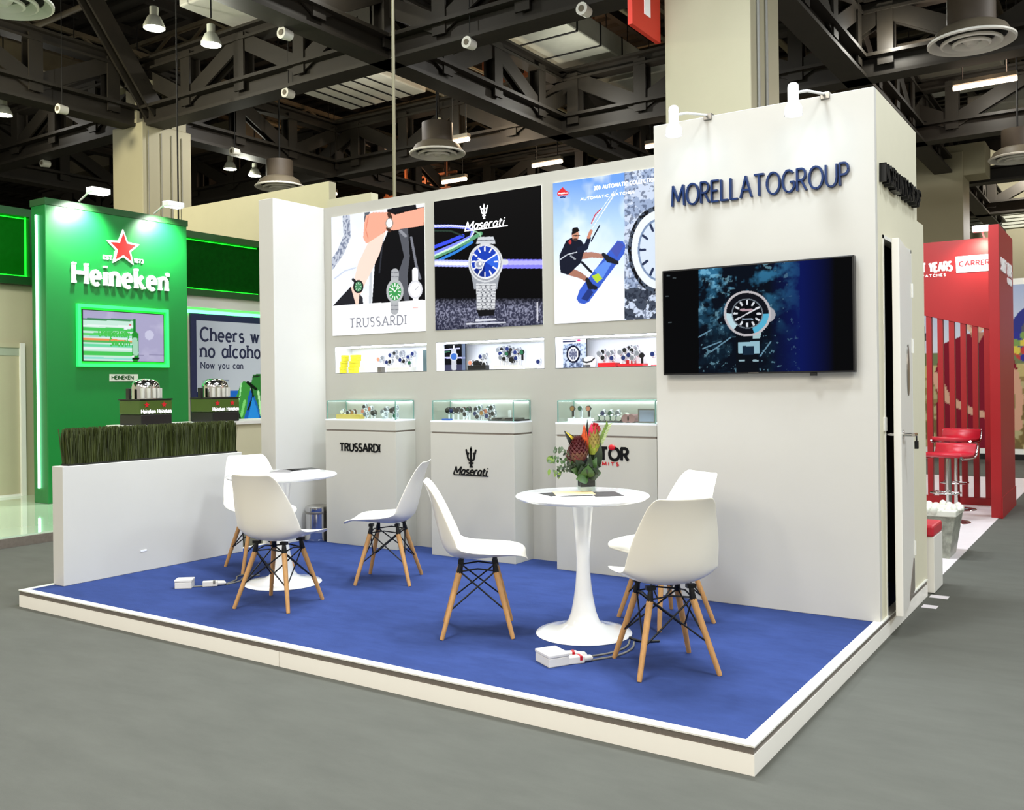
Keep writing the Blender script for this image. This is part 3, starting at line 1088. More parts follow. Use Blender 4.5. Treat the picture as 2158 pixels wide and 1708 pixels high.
# local: door runs along -Y from the hinge, outside face at +X
MB().box((-.04, -DW, 0), (0, 0, DH)).build('door_leaf', M['white2'], dr, bevel=.003)
mb = MB()
for z in (.22, 1.5, 1.85):
    mb.tube([(.004, -.012, z), (.004, -.012, z + .09)], .009, 8)
mb.build('hinge', M['edge'], dr)
mb = MB()
pts = arc(0, 0, .068, .155, 0, 360, 28)[:-1]
mb.plate(pts, ((.0, -.32, 1.39), (0, 1, 0), (0, 0, 1)), 0, .006)
mb.build('oval_panel', M['steel'], dr)
hd = MB().lathe([(0, .012), (.026, .012), (.026, 0)], n=20)
hd = MB()
hd.tube([(0, -.70, 1.02), (.06, -.70, 1.02)], .011, 10)
hd.tube([(.055, -.71, 1.02), (.06, -.56, 1.015)], .01, 10)
hd.tube([(0, -.70, 1.02), (.008, -.70, 1.02)], .027, 16)
hd.tube([(-.04, -.70, 1.02), (-.1, -.70, 1.02)], .011, 10)
h_ = hd.build('handle', M['chrome'], dr, sharp=40)
kb = MB()
kb.box((.05, -.56, .93), (.07, -.515, .975))
kb.tube([(.06, -.55, .975), (.06, -.55, 1.02), (.06, -.525, 1.02), (.06, -.525, .975)], .004, 6)
kb.build('padlock', M['black_metal'], h_)
mb = MB()
mb.plate([(0, 0), (.34, 0), (.34, .2), (.3, .21), (.0, .04)], ((.0, -.36, .0), (0, 1, 0), (0, 0, 1)), 0, .004)
mb.build('kick_plate', M['alu'], dr)

# lettering on the store room
def wall_letters(name, label, text, F, h, width, m, n1=.02, n0=0.0, group=None, **k):
    mb = MB()
    letters(mb, text, F, h, width, n0=n0, n1=n1, **k)
    o = mb.build(name, m)
    return tag(o, label, 'lettering', group)


wall_letters('sign_lettering', 'dark blue metal capitals across the front of the store room tower', 'MORELLATOGROUP',
             ((-1.213, YT, 2.547), (1, 0, 0), (0, 0, 1)), .125, 1.064, M['navy_metal'], n0=-.002, n1=.022, th=.088, sp=.2)
wall_letters('sign_lettering', 'black capitals along the side of the store room tower', 'MORELLATOGROUP',
             ((-.011, 2.176, 2.565), (0, 1, 0), (0, 0, 1)), .1, .99, M['black_letter'], n0=-.002, n1=.035, th=.2, sp=.16)


# arm spotlights on top of the tower
def arm_spot(x, label, target):
    t = thing('arm_spotlight', label, 'spotlight', (x, 1.75, 2.9), 0, 'white arm spotlights')
    MB().lathe([(0, .175), (.018, .175), (.028, .165), (.03, .15), (.03, .07), (.046, .045), (.05, .0), (.045, .0), (.042, .01), (0, .01)], n=28).build('lamp_head', M['gloss_white'], t, sharp=40)
    MB().lathe([(0, .0015), (.043, .0015), (.043, .004)], n=24).build('lens', M['led_white'], t)
    MB().tube([(.03, 0, .12), (.06, .05, .135), (.08, YT - 1.75, .182), (.085, YT - 1.75 + .09, .184)], .008, 8).build('arm', M['gloss_white'], t)
    MB().box((.06, YT - 1.75 - .012, .15), (.11, YT - 1.75 + .062, .19)).build('clamp', M['steel'], t, bevel=.003)
    spot_lamp('spot', (x, 1.75, 2.89), (target[0], 2.1, 2.62), 2.4, (.6, .8, 1), 150, 1.0, .04)
    return t


arm_spot(-1.063, 'white arm spotlight on the tower, the left one over the first letters', (-1.0, 2.1, 2.2))
arm_spot(-.36, 'white arm spotlight on the tower, the right one over the last letters', (-.3, 2.1, 2.2))

# ------------------------------------------------------------------ television
t = thing('television', 'large black wall television showing a diver watch on blue rock', 'television', (-.692, 2.0, 1.822))
MB().box((-.577, .012, -.325), (.577, .055, .325)).build('casing', M['black'], t, bevel=.004)
MB().box((-.2, .055, -.15), (.2, .068, .15)).build('wall_mount', M['black_metal'], t)
mb = MB()
mb.box((.33, .006, -.342), (.365, .03, -.325))
mb.build('sensor', M['black'], t)
a = Art([(48, 800), (1325, 675), (1335, 1465), (55, 1495)], 340, 200, (2, 3, 6))
nz = a.noise(20, 3, 4)
n2 = a.noise(7, 5, 3)
rock = ((a.X > 310) & (a.X < 1000)).astype(float) * np.clip((nz - .46) * 5, 0, 1) * np.clip((1250 - a.Y) / 500, 0.05, 1)
a.put((a.X > 310) & (a.X < 1000), (4, 12, 26))
a.put(rock, (52, 120, 160), .9)
a.put(rock * (n2 > .55) * (a.X < 620), (120, 190, 225), .8)
a.put(((a.X > 310) & (a.X < 1000) & (n2 > .72)).astype(float), (120, 170, 190), .5)
for p in [(310, 1240, 400, 1190), (340, 1320, 470, 1270), (400, 1340, 540, 1240), (740, 1370, 810, 1270)]:
    a.line([(p[0], p[1]), (p[2], p[3])], 9, (120, 165, 190), .7)
band = np.clip(1 - abs(a.X - 1010) / 210, 0, 1)
a.put(band, (8, 22, 92), .85)
a.line([(650, 1220), (650, 1465)], 150, (6, 12, 22))
a.poly([(590, 1275), (735, 1265), (735, 1350), (590, 1350)], (150, 190, 205))
a.poly([(620, 1300), (700, 1300), (700, 1360), (620, 1360)], (20, 40, 60))
for y in (1400,):
    a.line([(600, y), (630, y)], 12, (150, 180, 190)).line([(695, y), (725, y)], 12, (150, 180, 190))
a.ell(800, 1080, 42, 50, (170, 172, 178))
a.poly([(690, 1190), (760, 1150), (740, 1245), (690, 1250)], (170, 200, 205))
a.ell(652, 1075, 162, 158, (196, 192, 196))
a.ell(652, 1075, 146, 143, (14, 16, 26))
e = a.emask(652, 1075, 146, 143)
th_ = np.degrees(np.arctan2(a.Y - 1075, a.X - 652))
a.put((e < 1) & (e > .52) & (th_ > 0) & (th_ < 70), (86, 180, 214))
a.put((e < 1) & (e > .52) & (th_ > 130) & (th_ < 180), (190, 220, 230))
a.ring(652, 1075, 108, 104, .93, (120, 130, 140))
a.ell(652, 1075, 100, 97, (6, 8, 16))
a.ticks(652, 1075, 92, 90, .76, .98, 12, 13, (226, 230, 236))
a.line([(652, 1075), (735, 1030)], 10, (230, 232, 238)).line([(652, 1075), (575, 1120)], 8, (210, 212, 220)).line([(610, 1050), (680, 1050)], 16, (190, 160, 170))
a.line([(620, 1113), (690, 1113)], 8, (150, 170, 190))
for x, y in [(85, 822), (130, 836), (75, 963), (97, 1143)]:
    a.line([(x - 8, y), (x + 8, y)], 9, (70, 80, 84))
a.build('screen_picture', (-.567, .0105, .315), (1.134, 0, 0), (0, 0, -.63), M['screen'], t)
MB().box((-.03, .0085, -.322), (.03, .0115, -.317)).build('badge', M['steel'], t)

# ------------------------------------------------------------------ three backlit posters
PQ = [(53, 350), (645, 265), (660, 1072), (72, 1105)]
def poster(x0, x1, label):
    t = thing('backlit_poster', label, 'poster', ((x0 + x1) / 2, YB, 2.435), 0, 'backlit posters on the rear wall')
    hw = (x1 - x0) / 2
    MB().box((-hw, -.008, -.53), (hw, .0, .53)).build('frame', M['edge'], t)
    return t, hw


t, hw = poster(-4.78, -3.712, 'backlit poster of two wrists with watches, leftmost on the rear wall')
a = Art(PQ, 270, 270, (232, 236, 246))
nz = a.noise(41, 8, 3)
a.put(np.clip((nz - .5) * 2, 0, 1), (206, 214, 232), .5)
a.line([(155, 345), (162, 470), (120, 570), (55, 660)], 48, (188, 194, 208))
sq = a.noise(3.4, 5, 1)
a.put(a.lmask([(155, 345), (162, 470), (120, 570), (55, 660)], 48) & (sq > .6), (96, 106, 134), .8)
a.line([(80, 740), (150, 690), (220, 670)], 8, (196, 204, 224))
a.poly([(280, 320), (645, 262), (660, 880), (330, 900), (345, 640), (430, 430), (420, 300)], (10, 10, 14))
a.poly([(275, 318), (310, 315), (300, 360), (275, 380)], (90, 96, 104))
a.line([(520, 430), (545, 600), (520, 720), (545, 870)], [60, 34, 60, 30], (84, 86, 94))
a.line([(505, 440), (535, 470)], 18, (140, 142, 150))
a.line([(570, 480), (600, 650), (625, 740)], 14, (120, 122, 132))
a.line([(395, 480), (375, 700)], 10, (44, 46, 54))
a.line([(320, 700), (318, 895)], 16, (196, 200, 206))
a.poly([(430, 298), (645, 262), (645, 285), (440, 326)], (16, 16, 24)).poly([(596, 270), (645, 262), (645, 288), (600, 294)], (240, 240, 246))
a.poly([(285, 340), (330, 318), (430, 318), (470, 335), (645, 290), (645, 405), (470, 432), (410, 436), (375, 480), (325, 512), (285, 512), (268, 480), (275, 390)], (240, 166, 142))
a.line([(300, 345), (285, 430), (300, 480)], 6, (218, 132, 108)).line([(330, 505), (380, 470), (405, 440)], 6, (218, 132, 108))
a.poly([(300, 512), (412, 440), (375, 580), (330, 680), (285, 770), (212, 745), (238, 640)], (246, 212, 198))
a.poly([(190, 800), (240, 740), (285, 770), (255, 840), (240, 905), (222, 905), (205, 870)], (246, 206, 190))
a.line([(432, 330), (440, 350)], 24, (70, 44, 34)).line([(425, 420), (436, 436)], 22, (70, 44, 34))
a.ell(435, 388, 24, 34, (150, 140, 130)).ell(435, 388, 19, 27, (246, 246, 250))
a.poly([(72, 912), (190, 790), (224, 902)], (30, 30, 36)).poly([(248, 835), (270, 862), (273, 902), (243, 902)], (44, 44, 50))
a.line([(205, 745), (225, 765)], 18, (40, 40, 44))
a.ell(240, 790, 34, 42, (24, 26, 28)).ell(240, 790, 24, 31, (70, 130, 90)).ticks(240, 790, 22, 28, .6, .9, 8, 4, (190, 220, 196))
a.poly([(50, 915), (700, 872), (700, 1140), (50, 1140)], (252, 252, 254))
a.line([(472, 700), (472, 945)], 48, (170, 172, 176))
for k in range(10):
    a.line([(450, 702 + k * 26), (495, 702 + k * 26)], 5, (120, 122, 128))
a.ell(473, 820, 53, 76, (176, 180, 182)).ell(473, 822, 39, 57, (64, 150, 82)).ticks(473, 822, 37, 54, .62, .95, 12, 6, (226, 240, 228))
a.line([(473, 822), (495, 790)], 6, (240, 244, 240)).line([(473, 822), (455, 800)], 6, (240, 244, 240))
a.line([(595, 688), (600, 880)], 34, (236, 236, 240)).ell(597, 810, 43, 58, (214, 214, 220)).ell(597, 810, 33, 46, (248, 248, 250))
a.line([(597, 812), (615, 790)], 4, (170, 170, 178))
a.line([(585, 925), (612, 924)], 8, (240, 190, 186))
a.build('printed_film', (-hw, -.0085, .53), (2 * hw, 0, 0), (0, 0, -1.06), M['lit'], t)
mb = MB()
letters(mb, 'TRUSSARDI', ((-hw + .215, -.0095, -.465), (1, 0, 0), (0, 0, 1)), .078, .64, th=.13, sp=.36, serif=.16, n0=0, n1=.001)
mb.build('lettering', mat('grey_print_letter', (104, 106, 116), .5, emit=(104, 106, 116), es=.6), t)

t, hw = poster(-3.608, -2.564, 'backlit black poster of a steel watch with a blue dial')
a = Art([(707, 258), (1385, 152), (1395, 1030), (715, 1065)], 290, 290, (3, 3, 5))
for pts, wd, c in [([(700, 412), (820, 410), (930, 418), (968, 440), (950, 478), (860, 520), (700, 585)], 20, (130, 140, 255)), ([(700, 412), (820, 408), (930, 414), (975, 440), (950, 484), (860, 530), (700, 600)], 9, (235, 232, 255)),
                   ([(700, 545), (800, 510), (900, 470)], 22, (60, 80, 235)), ([(700, 610), (820, 560), (940, 500), (1015, 455)], 24, (96, 160, 120)), ([(700, 600), (830, 548), (940, 490)], 9, (200, 240, 214)),
                   ([(740, 625), (860, 570), (960, 510)], 16, (50, 130, 220)), ([(700, 440), (820, 440), (900, 470)], 10, (40, 60, 50)), ([(975, 440), (1010, 455), (1015, 480)], 9, (150, 200, 160))]:
    a.line(pts, wd, c, .9)
a.line([(700, 642), (960, 645)], 44, (170, 176, 255)).line([(700, 642), (960, 645)], 22, (244, 244, 255))
a.line([(1100, 645), (1400, 648)], 58, (128, 124, 246)).line([(1100, 640), (1400, 640)], 26, (176, 172, 255))
ast = np.clip((a.Y - (862 - (a.X - 715) * .0)) / 60, 0, 1)
sp_ = a.noise(3.0, 9, 2)
a.put(ast, (52, 54, 74)).put(ast * np.clip((sp_ - .45) * 4, 0, 1), (150, 152, 176), .8)
a.put(np.clip((a.Y - 960) / 140, 0, 1), (16, 16, 40), .75)
a.poly([(985, 520), (1000, 478), (1095, 474), (1110, 520)], (196, 200, 206)).line([(992, 500), (1104, 497)], 7, (120, 124, 132))
a.poly([(950, 690), (1140, 690), (1118, 805), (972, 805)], (150, 154, 162))
a.line([(1140, 635), (1172, 635)], 34, (206, 208, 212))
a.ell(1045, 640, 110, 122, (206, 208, 212)).ell(1045, 640, 100, 112, (150, 152, 160)).ell(1045, 635, 95, 106, (224, 226, 230)).ell(1042, 632, 86, 98, (26, 60, 172))
a.put(a.pmask([(1042, 632), (1130, 560), (1130, 690)]) & (a.emask(1042, 632, 86, 98) < 1), (52, 104, 222), .8)
a.put(a.pmask([(1042, 632), (960, 700), (1040, 735)]) & (a.emask(1042, 632, 86, 98) < 1), (14, 30, 100), .8)
a.ticks(1042, 632, 84, 96, .72, .96, 12, 9, (240, 242, 246))
a.ell(1006, 650, 30, 28, (206, 210, 220)).ell(1006, 650, 20, 18, (150, 156, 176)).ell(1012, 645, 9, 9, (246, 246, 250))
a.line([(1042, 632), (1094, 598)], 7, (244, 246, 250)).line([(1042, 632), (1000, 612)], 9, (244, 246, 250)).line([(1042, 632), (1020, 690)], 4, (240, 240, 246))
a.poly([(985, 770), (1112, 770), (1104, 935), (990, 935)], (206, 208, 212))
for k in range(9):
    y = 782 + k * 18
    a.line([(988, y), (1108, y)], 4, (110, 112, 120))
    for x in (1018, 1046, 1074):
        a.line([(x + (8 if k % 2 else 0), y + 8), (x + (8 if k % 2 else 0) + 2, y + 10)], 8, (70, 72, 84))
a.poly([(990, 935), (1104, 933), (1098, 972), (1002, 976)], (18, 18, 22))
a.line([(985, 1002), (1108, 997)], 12, (220, 222, 232), .85).line([(925, 1024), (1168, 1016)], 10, (214, 216, 228), .8).line([(1362, 892), (1362, 1008)], 9, (214, 214, 224), .8)
a.build('printed_film', (-hw, -.0085, .53), (2 * hw, 0, 0), (0, 0, -1.06), M['lit'], t)
lm = mat('white_lit_letter', (255, 255, 255), .5, emit=(250, 250, 255), es=.95)
mb = MB()
trident(mb, ((-.015, -.0095, .335), (1, 0, 0), (0, 0, 1)), .118, .085, 0, .001)
mb.build('emblem', lm, t)
mb = MB()
letters(mb, 'Maserati', ((-.205, -.0095, .262), (1, 0, 0), (0, 0, 1)), .062, .37, th=.17, sp=.2, slant=.35, n0=0, n1=.001)
mb.plate([(-.21, .252), (.21, .252), (.21, .259), (-.21, .259)], ((0, -.0095, 0), (1, 0, 0), (0, 0, 1)), 0, .001)
mb.build('lettering', lm, t)

t, hw = poster(-2.461, -1.415, 'backlit poster of a kite surfer on a blue board')
q1 = ((1438.6 - 680) * 2.997, (345.5 - 340) * 2.997)
q2 = ((1442.4 - 680) * 2.997, (668.3 - 340) * 2.997)
a = Art([(1460, 143), q1, q2, (1470, 1030)], 300, 300, (240, 244, 250))
f = np.clip((a.Y - 120) / 760, 0, 1)[..., None]
a.c = np.where(f < .35, rgb((104, 152, 224)) * (1 - f / .35) + rgb((176, 206, 246)) * (f / .35), rgb((176, 206, 246)) * (1 - (f - .35) / .65) + rgb((246, 248, 252)) * ((f - .35) / .65))
nz = a.noise(60, 21, 4)
a.put(np.clip((nz - .48) * 4, 0, 1) * np.clip((800 - a.Y) / 500, 0, 1), (236, 244, 252), .7)
st_ = a.X > 1928
n3 = a.noise(13, 33, 4)
n4 = a.noise(4.5, 34, 2)
a.put(st_, (150, 166, 196)).put(st_ & (n3 > .52), (206, 216, 234), .8).put(st_ & (n4 > .58), (60, 72, 100), .7).put(st_ & (a.Y > 800) & (n3 < .56), (16, 20, 30), .85)
a.put(st_ & (a.emask(2150, 560, 200, 280) < 1), (70, 80, 96)).put(st_ & (a.emask(2150, 560, 178, 250) < 1), (226, 232, 240)).put(st_ & (a.emask(2150, 560, 140, 200) < 1), (120, 140, 172)).put(st_ & (a.emask(2150, 560, 128, 186) < 1), (206, 218, 236))
a.put(st_ & (a.emask(2150, 560, 200, 280) < 1) & (a.emask(2150, 560, 178, 250) > 1) & (n4 > .5), (14, 16, 22))
for k in range(12):
    an = pi * 2 * k / 12
    a.put(st_ & a.lmask([(2150 + 96 * math.cos(an), 560 + 140 * math.sin(an)), (2150 + 124 * math.cos(an), 560 + 180 * math.sin(an))], 16), (40, 50, 80))
a.line([(1715, 400), (1862, 190)], 3, (250, 252, 255)).line([(1725, 420), (1870, 205)], 3, (250, 252, 255)).line([(1770, 350), (1880, 180)], 3, (230, 238, 250))
a.line([(1718, 392), (1740, 340), (1776, 304)], 7, (200, 60, 66))
a.line([(1716, 505), (1740, 460), (1770, 408)], 9, (30, 34, 50))
a.poly([(1618, 872), (1640, 812), (1845, 552), (1884, 500), (1918, 506), (1934, 530), (1928, 580), (1842, 700), (1700, 890), (1668, 904), (1636, 896)], (58, 92, 196))
a.poly([(1650, 870), (1700, 800), (1730, 830), (1690, 885)], (36, 54, 120)).poly([(1730, 690), (1830, 610), (1850, 640), (1790, 740)], (96, 140, 226)).poly([(1718, 726), (1762, 708), (1788, 742), (1752, 770)], (176, 206, 56))
a.poly([(1840, 560), (1890, 505), (1926, 530), (1880, 610)], (70, 84, 170))
a.line([(1650, 598), (1720, 592), (1790, 600)], [44, 36, 26], (172, 122, 104)).line([(1580, 700), (1640, 720), (1692, 752)], [50, 40, 28], (164, 114, 96))
a.line([(1655, 640), (1716, 700)], 16, (24, 26, 34))
a.line([(1795, 590), (1830, 620), (1880, 640)], [24, 40, 24], (30, 34, 44)).line([(1690, 750), (1710, 790), (1745, 800)], [26, 40, 24], (26, 30, 40))
a.poly([(1548, 505), (1590, 482), (1650, 500), (1680, 540), (1660, 600), (1650, 640), (1596, 690), (1562, 720), (1512, 706), (1504, 640), (1504, 596), (1530, 545)], (22, 26, 42))
a.line([(1640, 560), (1680, 545), (1702, 486)], [40, 34, 24], (26, 32, 52)).line([(1698, 480), (1716, 440)], 20, (196, 130, 104))
a.line([(1510, 622), (1560, 590), (1620, 576)], 7, (190, 196, 206)).ell(1576, 512, 10, 14, (190, 60, 60)).line([(1580, 600), (1610, 620)], 10, (150, 156, 166))
a.ell(1612, 470, 24, 34, (196, 140, 116)).poly([(1586, 470), (1592, 424), (1625, 416), (1640, 440), (1620, 452), (1600, 460)], (22, 18, 18)).line([(1600, 472), (1640, 470)], 7, (50, 36, 34)).ell(1612, 496, 15, 9, (70, 50, 44))
a.poly([(1488, 200), (1500, 190), (1527, 166), (1555, 190), (1568, 198), (1562, 216), (1492, 222)], (214, 44, 52)).line([(1500, 206), (1556, 202)], 8, (250, 240, 240)).line([(1512, 230), (1542, 228)], 9, (40, 60, 120))
a.build('printed_film', (-hw, -.0085, .53), (2 * hw, 0, 0), (0, 0, -1.06), M['lit'], t)
mb = MB()
letters(mb, '300 AUTOMATIC COLLECTION', ((-.17, -.0095, .435), (1, 0, 0), (0, 0, 1)), .026, .5, th=.2, sp=.28, n0=0, n1=.001)
mb.build('lettering', lm, t)
mb = MB()
letters(mb, 'AUTOMATIC WATCHES', ((-.285, -.0095, .372), (1, 0, 0), (0, 0, 1)), .018, .44, th=.2, sp=.28, n0=0, n1=.001)
mb.build('lettering', lm, t)

# ------------------------------------------------------------------ niches, pedestals, glass cases
NAMES = ['left', 'middle', 'right']
YN = 2.9
for k, (x0, x1) in enumerate(NX):
    t = thing('display_niche', f'brightly lit white wall niche under the {["wrist", "black", "kite surfer"][k]} poster', 'niche', ((x0 + x1) / 2, YB, NZ0))
    a_, h_ = (x1 - x0) / 2, NZ1 - NZ0
    mb = MB()
    e_ = .004
    mb.quad([(-a_ + e_, .004, e_), (a_ - e_, .004, e_), (a_ - e_, .22, e_), (-a_ + e_, .22, e_)])
    mb.quad([(-a_ + e_, .22, e_), (a_ - e_, .22, e_), (a_ - e_, .22, h_ - e_), (-a_ + e_, .22, h_ - e_)])
    mb.quad([(-a_ + e_, .004, h_ - e_), (-a_ + e_, .22, h_ - e_), (a_ - e_, .22, h_ - e_), (a_ - e_, .004, h_ - e_)])
    mb.quad([(-a_ + e_, .004, e_), (-a_ + e_, .22, e_), (-a_ + e_, .22, h_ - e_), (-a_ + e_, .004, h_ - e_)])
    mb.quad([(a_ - e_, .004, e_), (a_ - e_, .004, h_ - e_), (a_ - e_, .22, h_ - e_), (a_ - e_, .22, e_)])
    mb.build('lining', M['niche'], t)
    MB().box((-a_ + .02, .006, h_ - .014), (a_ - .02, .06, h_ - .006)).build('led_strip', M['led_niche'], t)
    MB().box((-a_ + .02, .19, h_ - .02), (a_ - .02, .2, h_ - .006)).build('profile', M['grey_lam'], t)

YPF = 2.437
for k, (x0, x1, lb) in enumerate([(-4.64, -3.84, 'grey display pedestal with serif capitals, leftmost'), (-3.477, -2.678, 'grey display pedestal with a fork emblem, in the middle'),
                                  (-2.318, -1.518, 'grey display pedestal with red and black lettering behind the flowers')]):
    t = thing('display_pedestal', lb, 'pedestal', ((x0 + x1) / 2, YPF, H), 0, 'display pedestals along the rear wall')
    a_ = (x1 - x0) / 2
    D = YB - YPF
    MB().box((-a_, 0, 0), (a_, D, .962)).build('body', M['grey_lam'], t, bevel=.002)
    MB().box((-a_ + .01, .008, .962), (a_ - .01, D, .975)).build('shadow_gap', M['alu'], t)
    MB().box((-a_, 0, .975), (a_, D, 1.052)).build('drawer', M['grey_lam'], t, bevel=.002)
    MB().box((-a_ + .0, 0, 1.052), (a_, D, 1.064)).build('tray', M['niche'], t)
    if k == 0:
        mb = MB()
        letters(mb, 'TRUSSARDI', ((-.225, 0, .797), (1, 0, 0), (0, 0, 1)), .062, .45, th=.2, sp=.24, serif=.17, n0=0, n1=.006)
        mb.build('lettering', M['black_letter'], t)
    elif k == 1:
        mb = MB()
        trident(mb, ((0, 0, .71), (1, 0, 0), (0, 0, 1)), .155, .09, 0, .006)
        mb.build('emblem', M['black_letter'], t)
        mb = MB()
        letters(mb, 'Maserati', ((-.17, 0, .65), (1, 0, 0), (0, 0, 1)), .058, .31, th=.17, sp=.2, slant=.35, n0=0, n1=.006)
        mb.plate([(-.17, .642), (.16, .642), (.16, .65), (-.17, .65)], ((0, 0, 0), (1, 0, 0), (0, 0, 1)), 0, .006)
        mb.build('lettering', M['black_letter'], t)
    else:
        mb = MB()
        letters(mb, 'SECTOR', ((-.24, 0, .808), (1, 0, 0), (0, 0, 1)), .082, .425, th=.24, sp=.22, n0=0, n1=.006)
        mb.build('lettering', M['black_letter'], t)
        mb = MB()
        letters(mb, 'NO LIMITS', ((-.19, 0, .768), (1, 0, 0), (0, 0, 1)), .022, .3, th=.26, sp=.6, n0=0, n1=.004)
        mb.ellipsoid((.062, -.008, .895), (.028, .008, .02), 12, 8)
        mb.build('red_lettering', M['red_letter'], t)
    # glass case
    g = thing('glass_case', f'low clear glass showcase on the {NAMES[k]} display pedestal', 'showcase', ((x0 + x1) / 2, YPF, H + 1.064), 0, 'glass showcases on the pedestals')
    b0, hh, th = .014, .155, .006
    for nm, A0, A1 in [('front_pane', (-a_ + b0, b0, 0), (a_ - b0, b0 + th, hh)), ('side_pane', (-a_ + b0, b0 + th, 0), (-a_ + b0 + th, D - .004, hh)),
                       ('side_pane', (a_ - b0 - th, b0 + th, 0), (a_ - b0, D - .004, hh)), ('top_pane', (-a_ + b0, b0, hh), (a_ - b0, D - .004, hh + th))]:
        MB().box(A0, A1).build(nm, M['glass'], g)
    mb = MB()
    e = .0035
    for (p, q) in [((-a_ + b0, b0, hh), (a_ - b0, b0, hh)), ((-a_ + b0, D - .006, hh), (a_ - b0, D - .006, hh)), ((-a_ + b0, b0, hh), (-a_ + b0, D - .006, hh)), ((a_ - b0, b0, hh), (a_ - b0, D - .006, hh)),
                   ((-a_ + b0, b0, 0), (-a_ + b0, b0, hh)), ((a_ - b0, b0, 0), (a_ - b0, b0, hh)), ((-a_ + b0, D - .006, 0), (-a_ + b0, D - .006, hh)), ((a_ - b0, D - .006, 0), (a_ - b0, D - .006, hh))]:
        mb.bar(p, q, 2 * e, 2 * e, up=(0, .3, 1))
    mb.build('glass_edges', M['glass_edge'], g)
    MB().box((-a_ + .03, D - .016, hh - .012), (a_ - .03, D - .006, hh - .004)).build('led_strip', M['led_niche'], g)

# ------------------------------------------------------------------ watches
DIAL = {'black': M['black'], 'white': M['whiteletter'], 'navy': mat('navy_dial', (24, 40, 96), .2), 'green': mat('green_dial', (30, 90, 60), .2),
        'gold': mat('gold_plate', (220, 160, 90), .25, metal=.8), 'grey': mat('grey_dial', (120, 124, 130), .3), 'rose': mat('rose_dial', (222, 132, 100), .3)}
M['silver'] = mat('silver_watch_metal', (206, 208, 214), .25, metal=.35)
STRAP = {'steel': M['silver'], 'black': M['black'], 'brown': mat('brown_leather', (96, 58, 44), .6)}
M['stand'] = mat('white_acrylic_stand', (248, 248, 250), .3)
WM = {}


def watch_mesh(kind, dial, strap):
    key = (kind, dial, strap)
    if key in WM:
        return WM[key]
    r = []
    mb = MB()
    if kind == 'cuff':      # closed loop standing upright
        n = 18
        vs, fs = [], []
        for i in range(n):
            a = 2 * pi * i / n
            for sx in (-.009, .009):
                for rr in (1, .86):
                    vs.append((sx, .021 * math.cos(a) * rr + .016, .027 * math.sin(a) * rr))
        for i in range(n):
            j = (i + 1) % n
            b, c = i * 4, j * 4
            fs += [(b, b + 2, c + 2, c), (b + 1, c + 1, c + 3, b + 3), (b, c, c + 1, b + 1), (b + 2, b + 3, c + 3, c + 2)]
        mb.mesh(vs, fs, True)
    else:                   # strap hanging straight down
        mb.box((-.009, .0, -.06), (.009, .004, .02))
    r.append(('strap', mb, STRAP[strap]))
    mb = MB()
    mb.tube([(0, -.011, 0), (0, .0, 0)], .0205, 16)
    mb.tube([(.019, -.005, 0), (.025, -.005, 0)], .004, 8)
    r.append(('case', mb, M['silver'] if strap != 'black' else M['black_metal']))
    mb = MB()
    mb.tube([(0, -.0122, 0), (0, -.0112, 0)], .0165, 16)
    r.append(('dial', mb, DIAL[dial]))
    WM[key] = [(n_, m_.build(n_, mm, None), mm) for n_, m_, mm in r]
    for n_, o_, mm in WM[key]:
        COL.objects.unlink(o_)
    return WM[key]


def watch(p, z0, kind, dial, strap, label, group, sc=1.0):
    t = thing('wristwatch', label, 'watch', p, 0, group)
    t.scale = (sc, sc, sc)
    for n_, o_, mm in watch_mesh(kind, dial, strap):
        c = o_.copy()
        c.name = n_
        COL.objects.link(c)
        c.parent = t
    # its own slim white stand down to the surface
    zz = (z0 - p[2]) / sc
    if zz < -.03:
        mb = MB()
        mb.box((-.006, .012, zz + .004), (.006, .02, -.012))
        mb.box((-.016, .004, zz), (.016, .03, zz + .004))
        mb.build('stand', M['stand'], t)
    return t


ORD = ['first', 'second', 'third', 'fourth', 'fifth', 'sixth', 'seventh', 'eighth', 'ninth', 'tenth', 'eleventh', 'twelfth', 'thirteenth', 'fourteenth', 'fifteenth', 'sixteenth', 'seventeenth', 'eighteenth', 'nineteenth', 'twentieth']


def watch_row(items, origin, k, y, zfloor, where, group):
    """items: (u, v, dial, strap, kind, dy) in crop pixels, origin=(ox, oy, scale)"""
    items = sorted(items, key=lambda i: i[0])
    for j, (u, v, dial, strap, kind, dy) in enumerate(items):
        p = on_y(origin[0] + u * origin[2], origin[1] + v * origin[2], y + dy)
        z = max(p.z, zfloor + (.028 if kind == 'cuff' else .062))
        watch((p.x, p.y, z), zfloor, kind, dial, strap, f'{ORD[j]} watch from the left in {where}, {dial} dial', group, 1.0)


c_, h_ = 'cuff', 'hang'
S_, K_, B_ = 'steel', 'black', 'brown'
o1, o2, o3 = (680, 700, .12295), (900, 700, .12293), (1150, 690, .1288)
zn = NZ0 + .004
watch_row([(965, 470, 'rose', S_, c_, 0), (1040, 440, 'grey', S_, h_, .03), (1110, 520, 'navy', S_, c_, -.02), (1165, 400, 'navy', S_, c_, .04), (1163, 510, 'black', S_, c_, -.03), (1240, 365, 'black', S_, c_, .05), (1290, 430, 'grey', S_, c_, 0),
           (1355, 365, 'grey', S_, c_, .05), (1340, 480, 'navy', S_, c_, -.03), (1400, 500, 'black', S_, c_, -.02), (1475, 430, 'navy', S_, c_, .03), (1500, 530, 'green', S_, h_, -.02), (1552, 375, 'navy', S_, c_, .05)],
          o1, 0, 2.785, zn, 'the niche with yellow boxes', 'watches in the niche with yellow boxes')
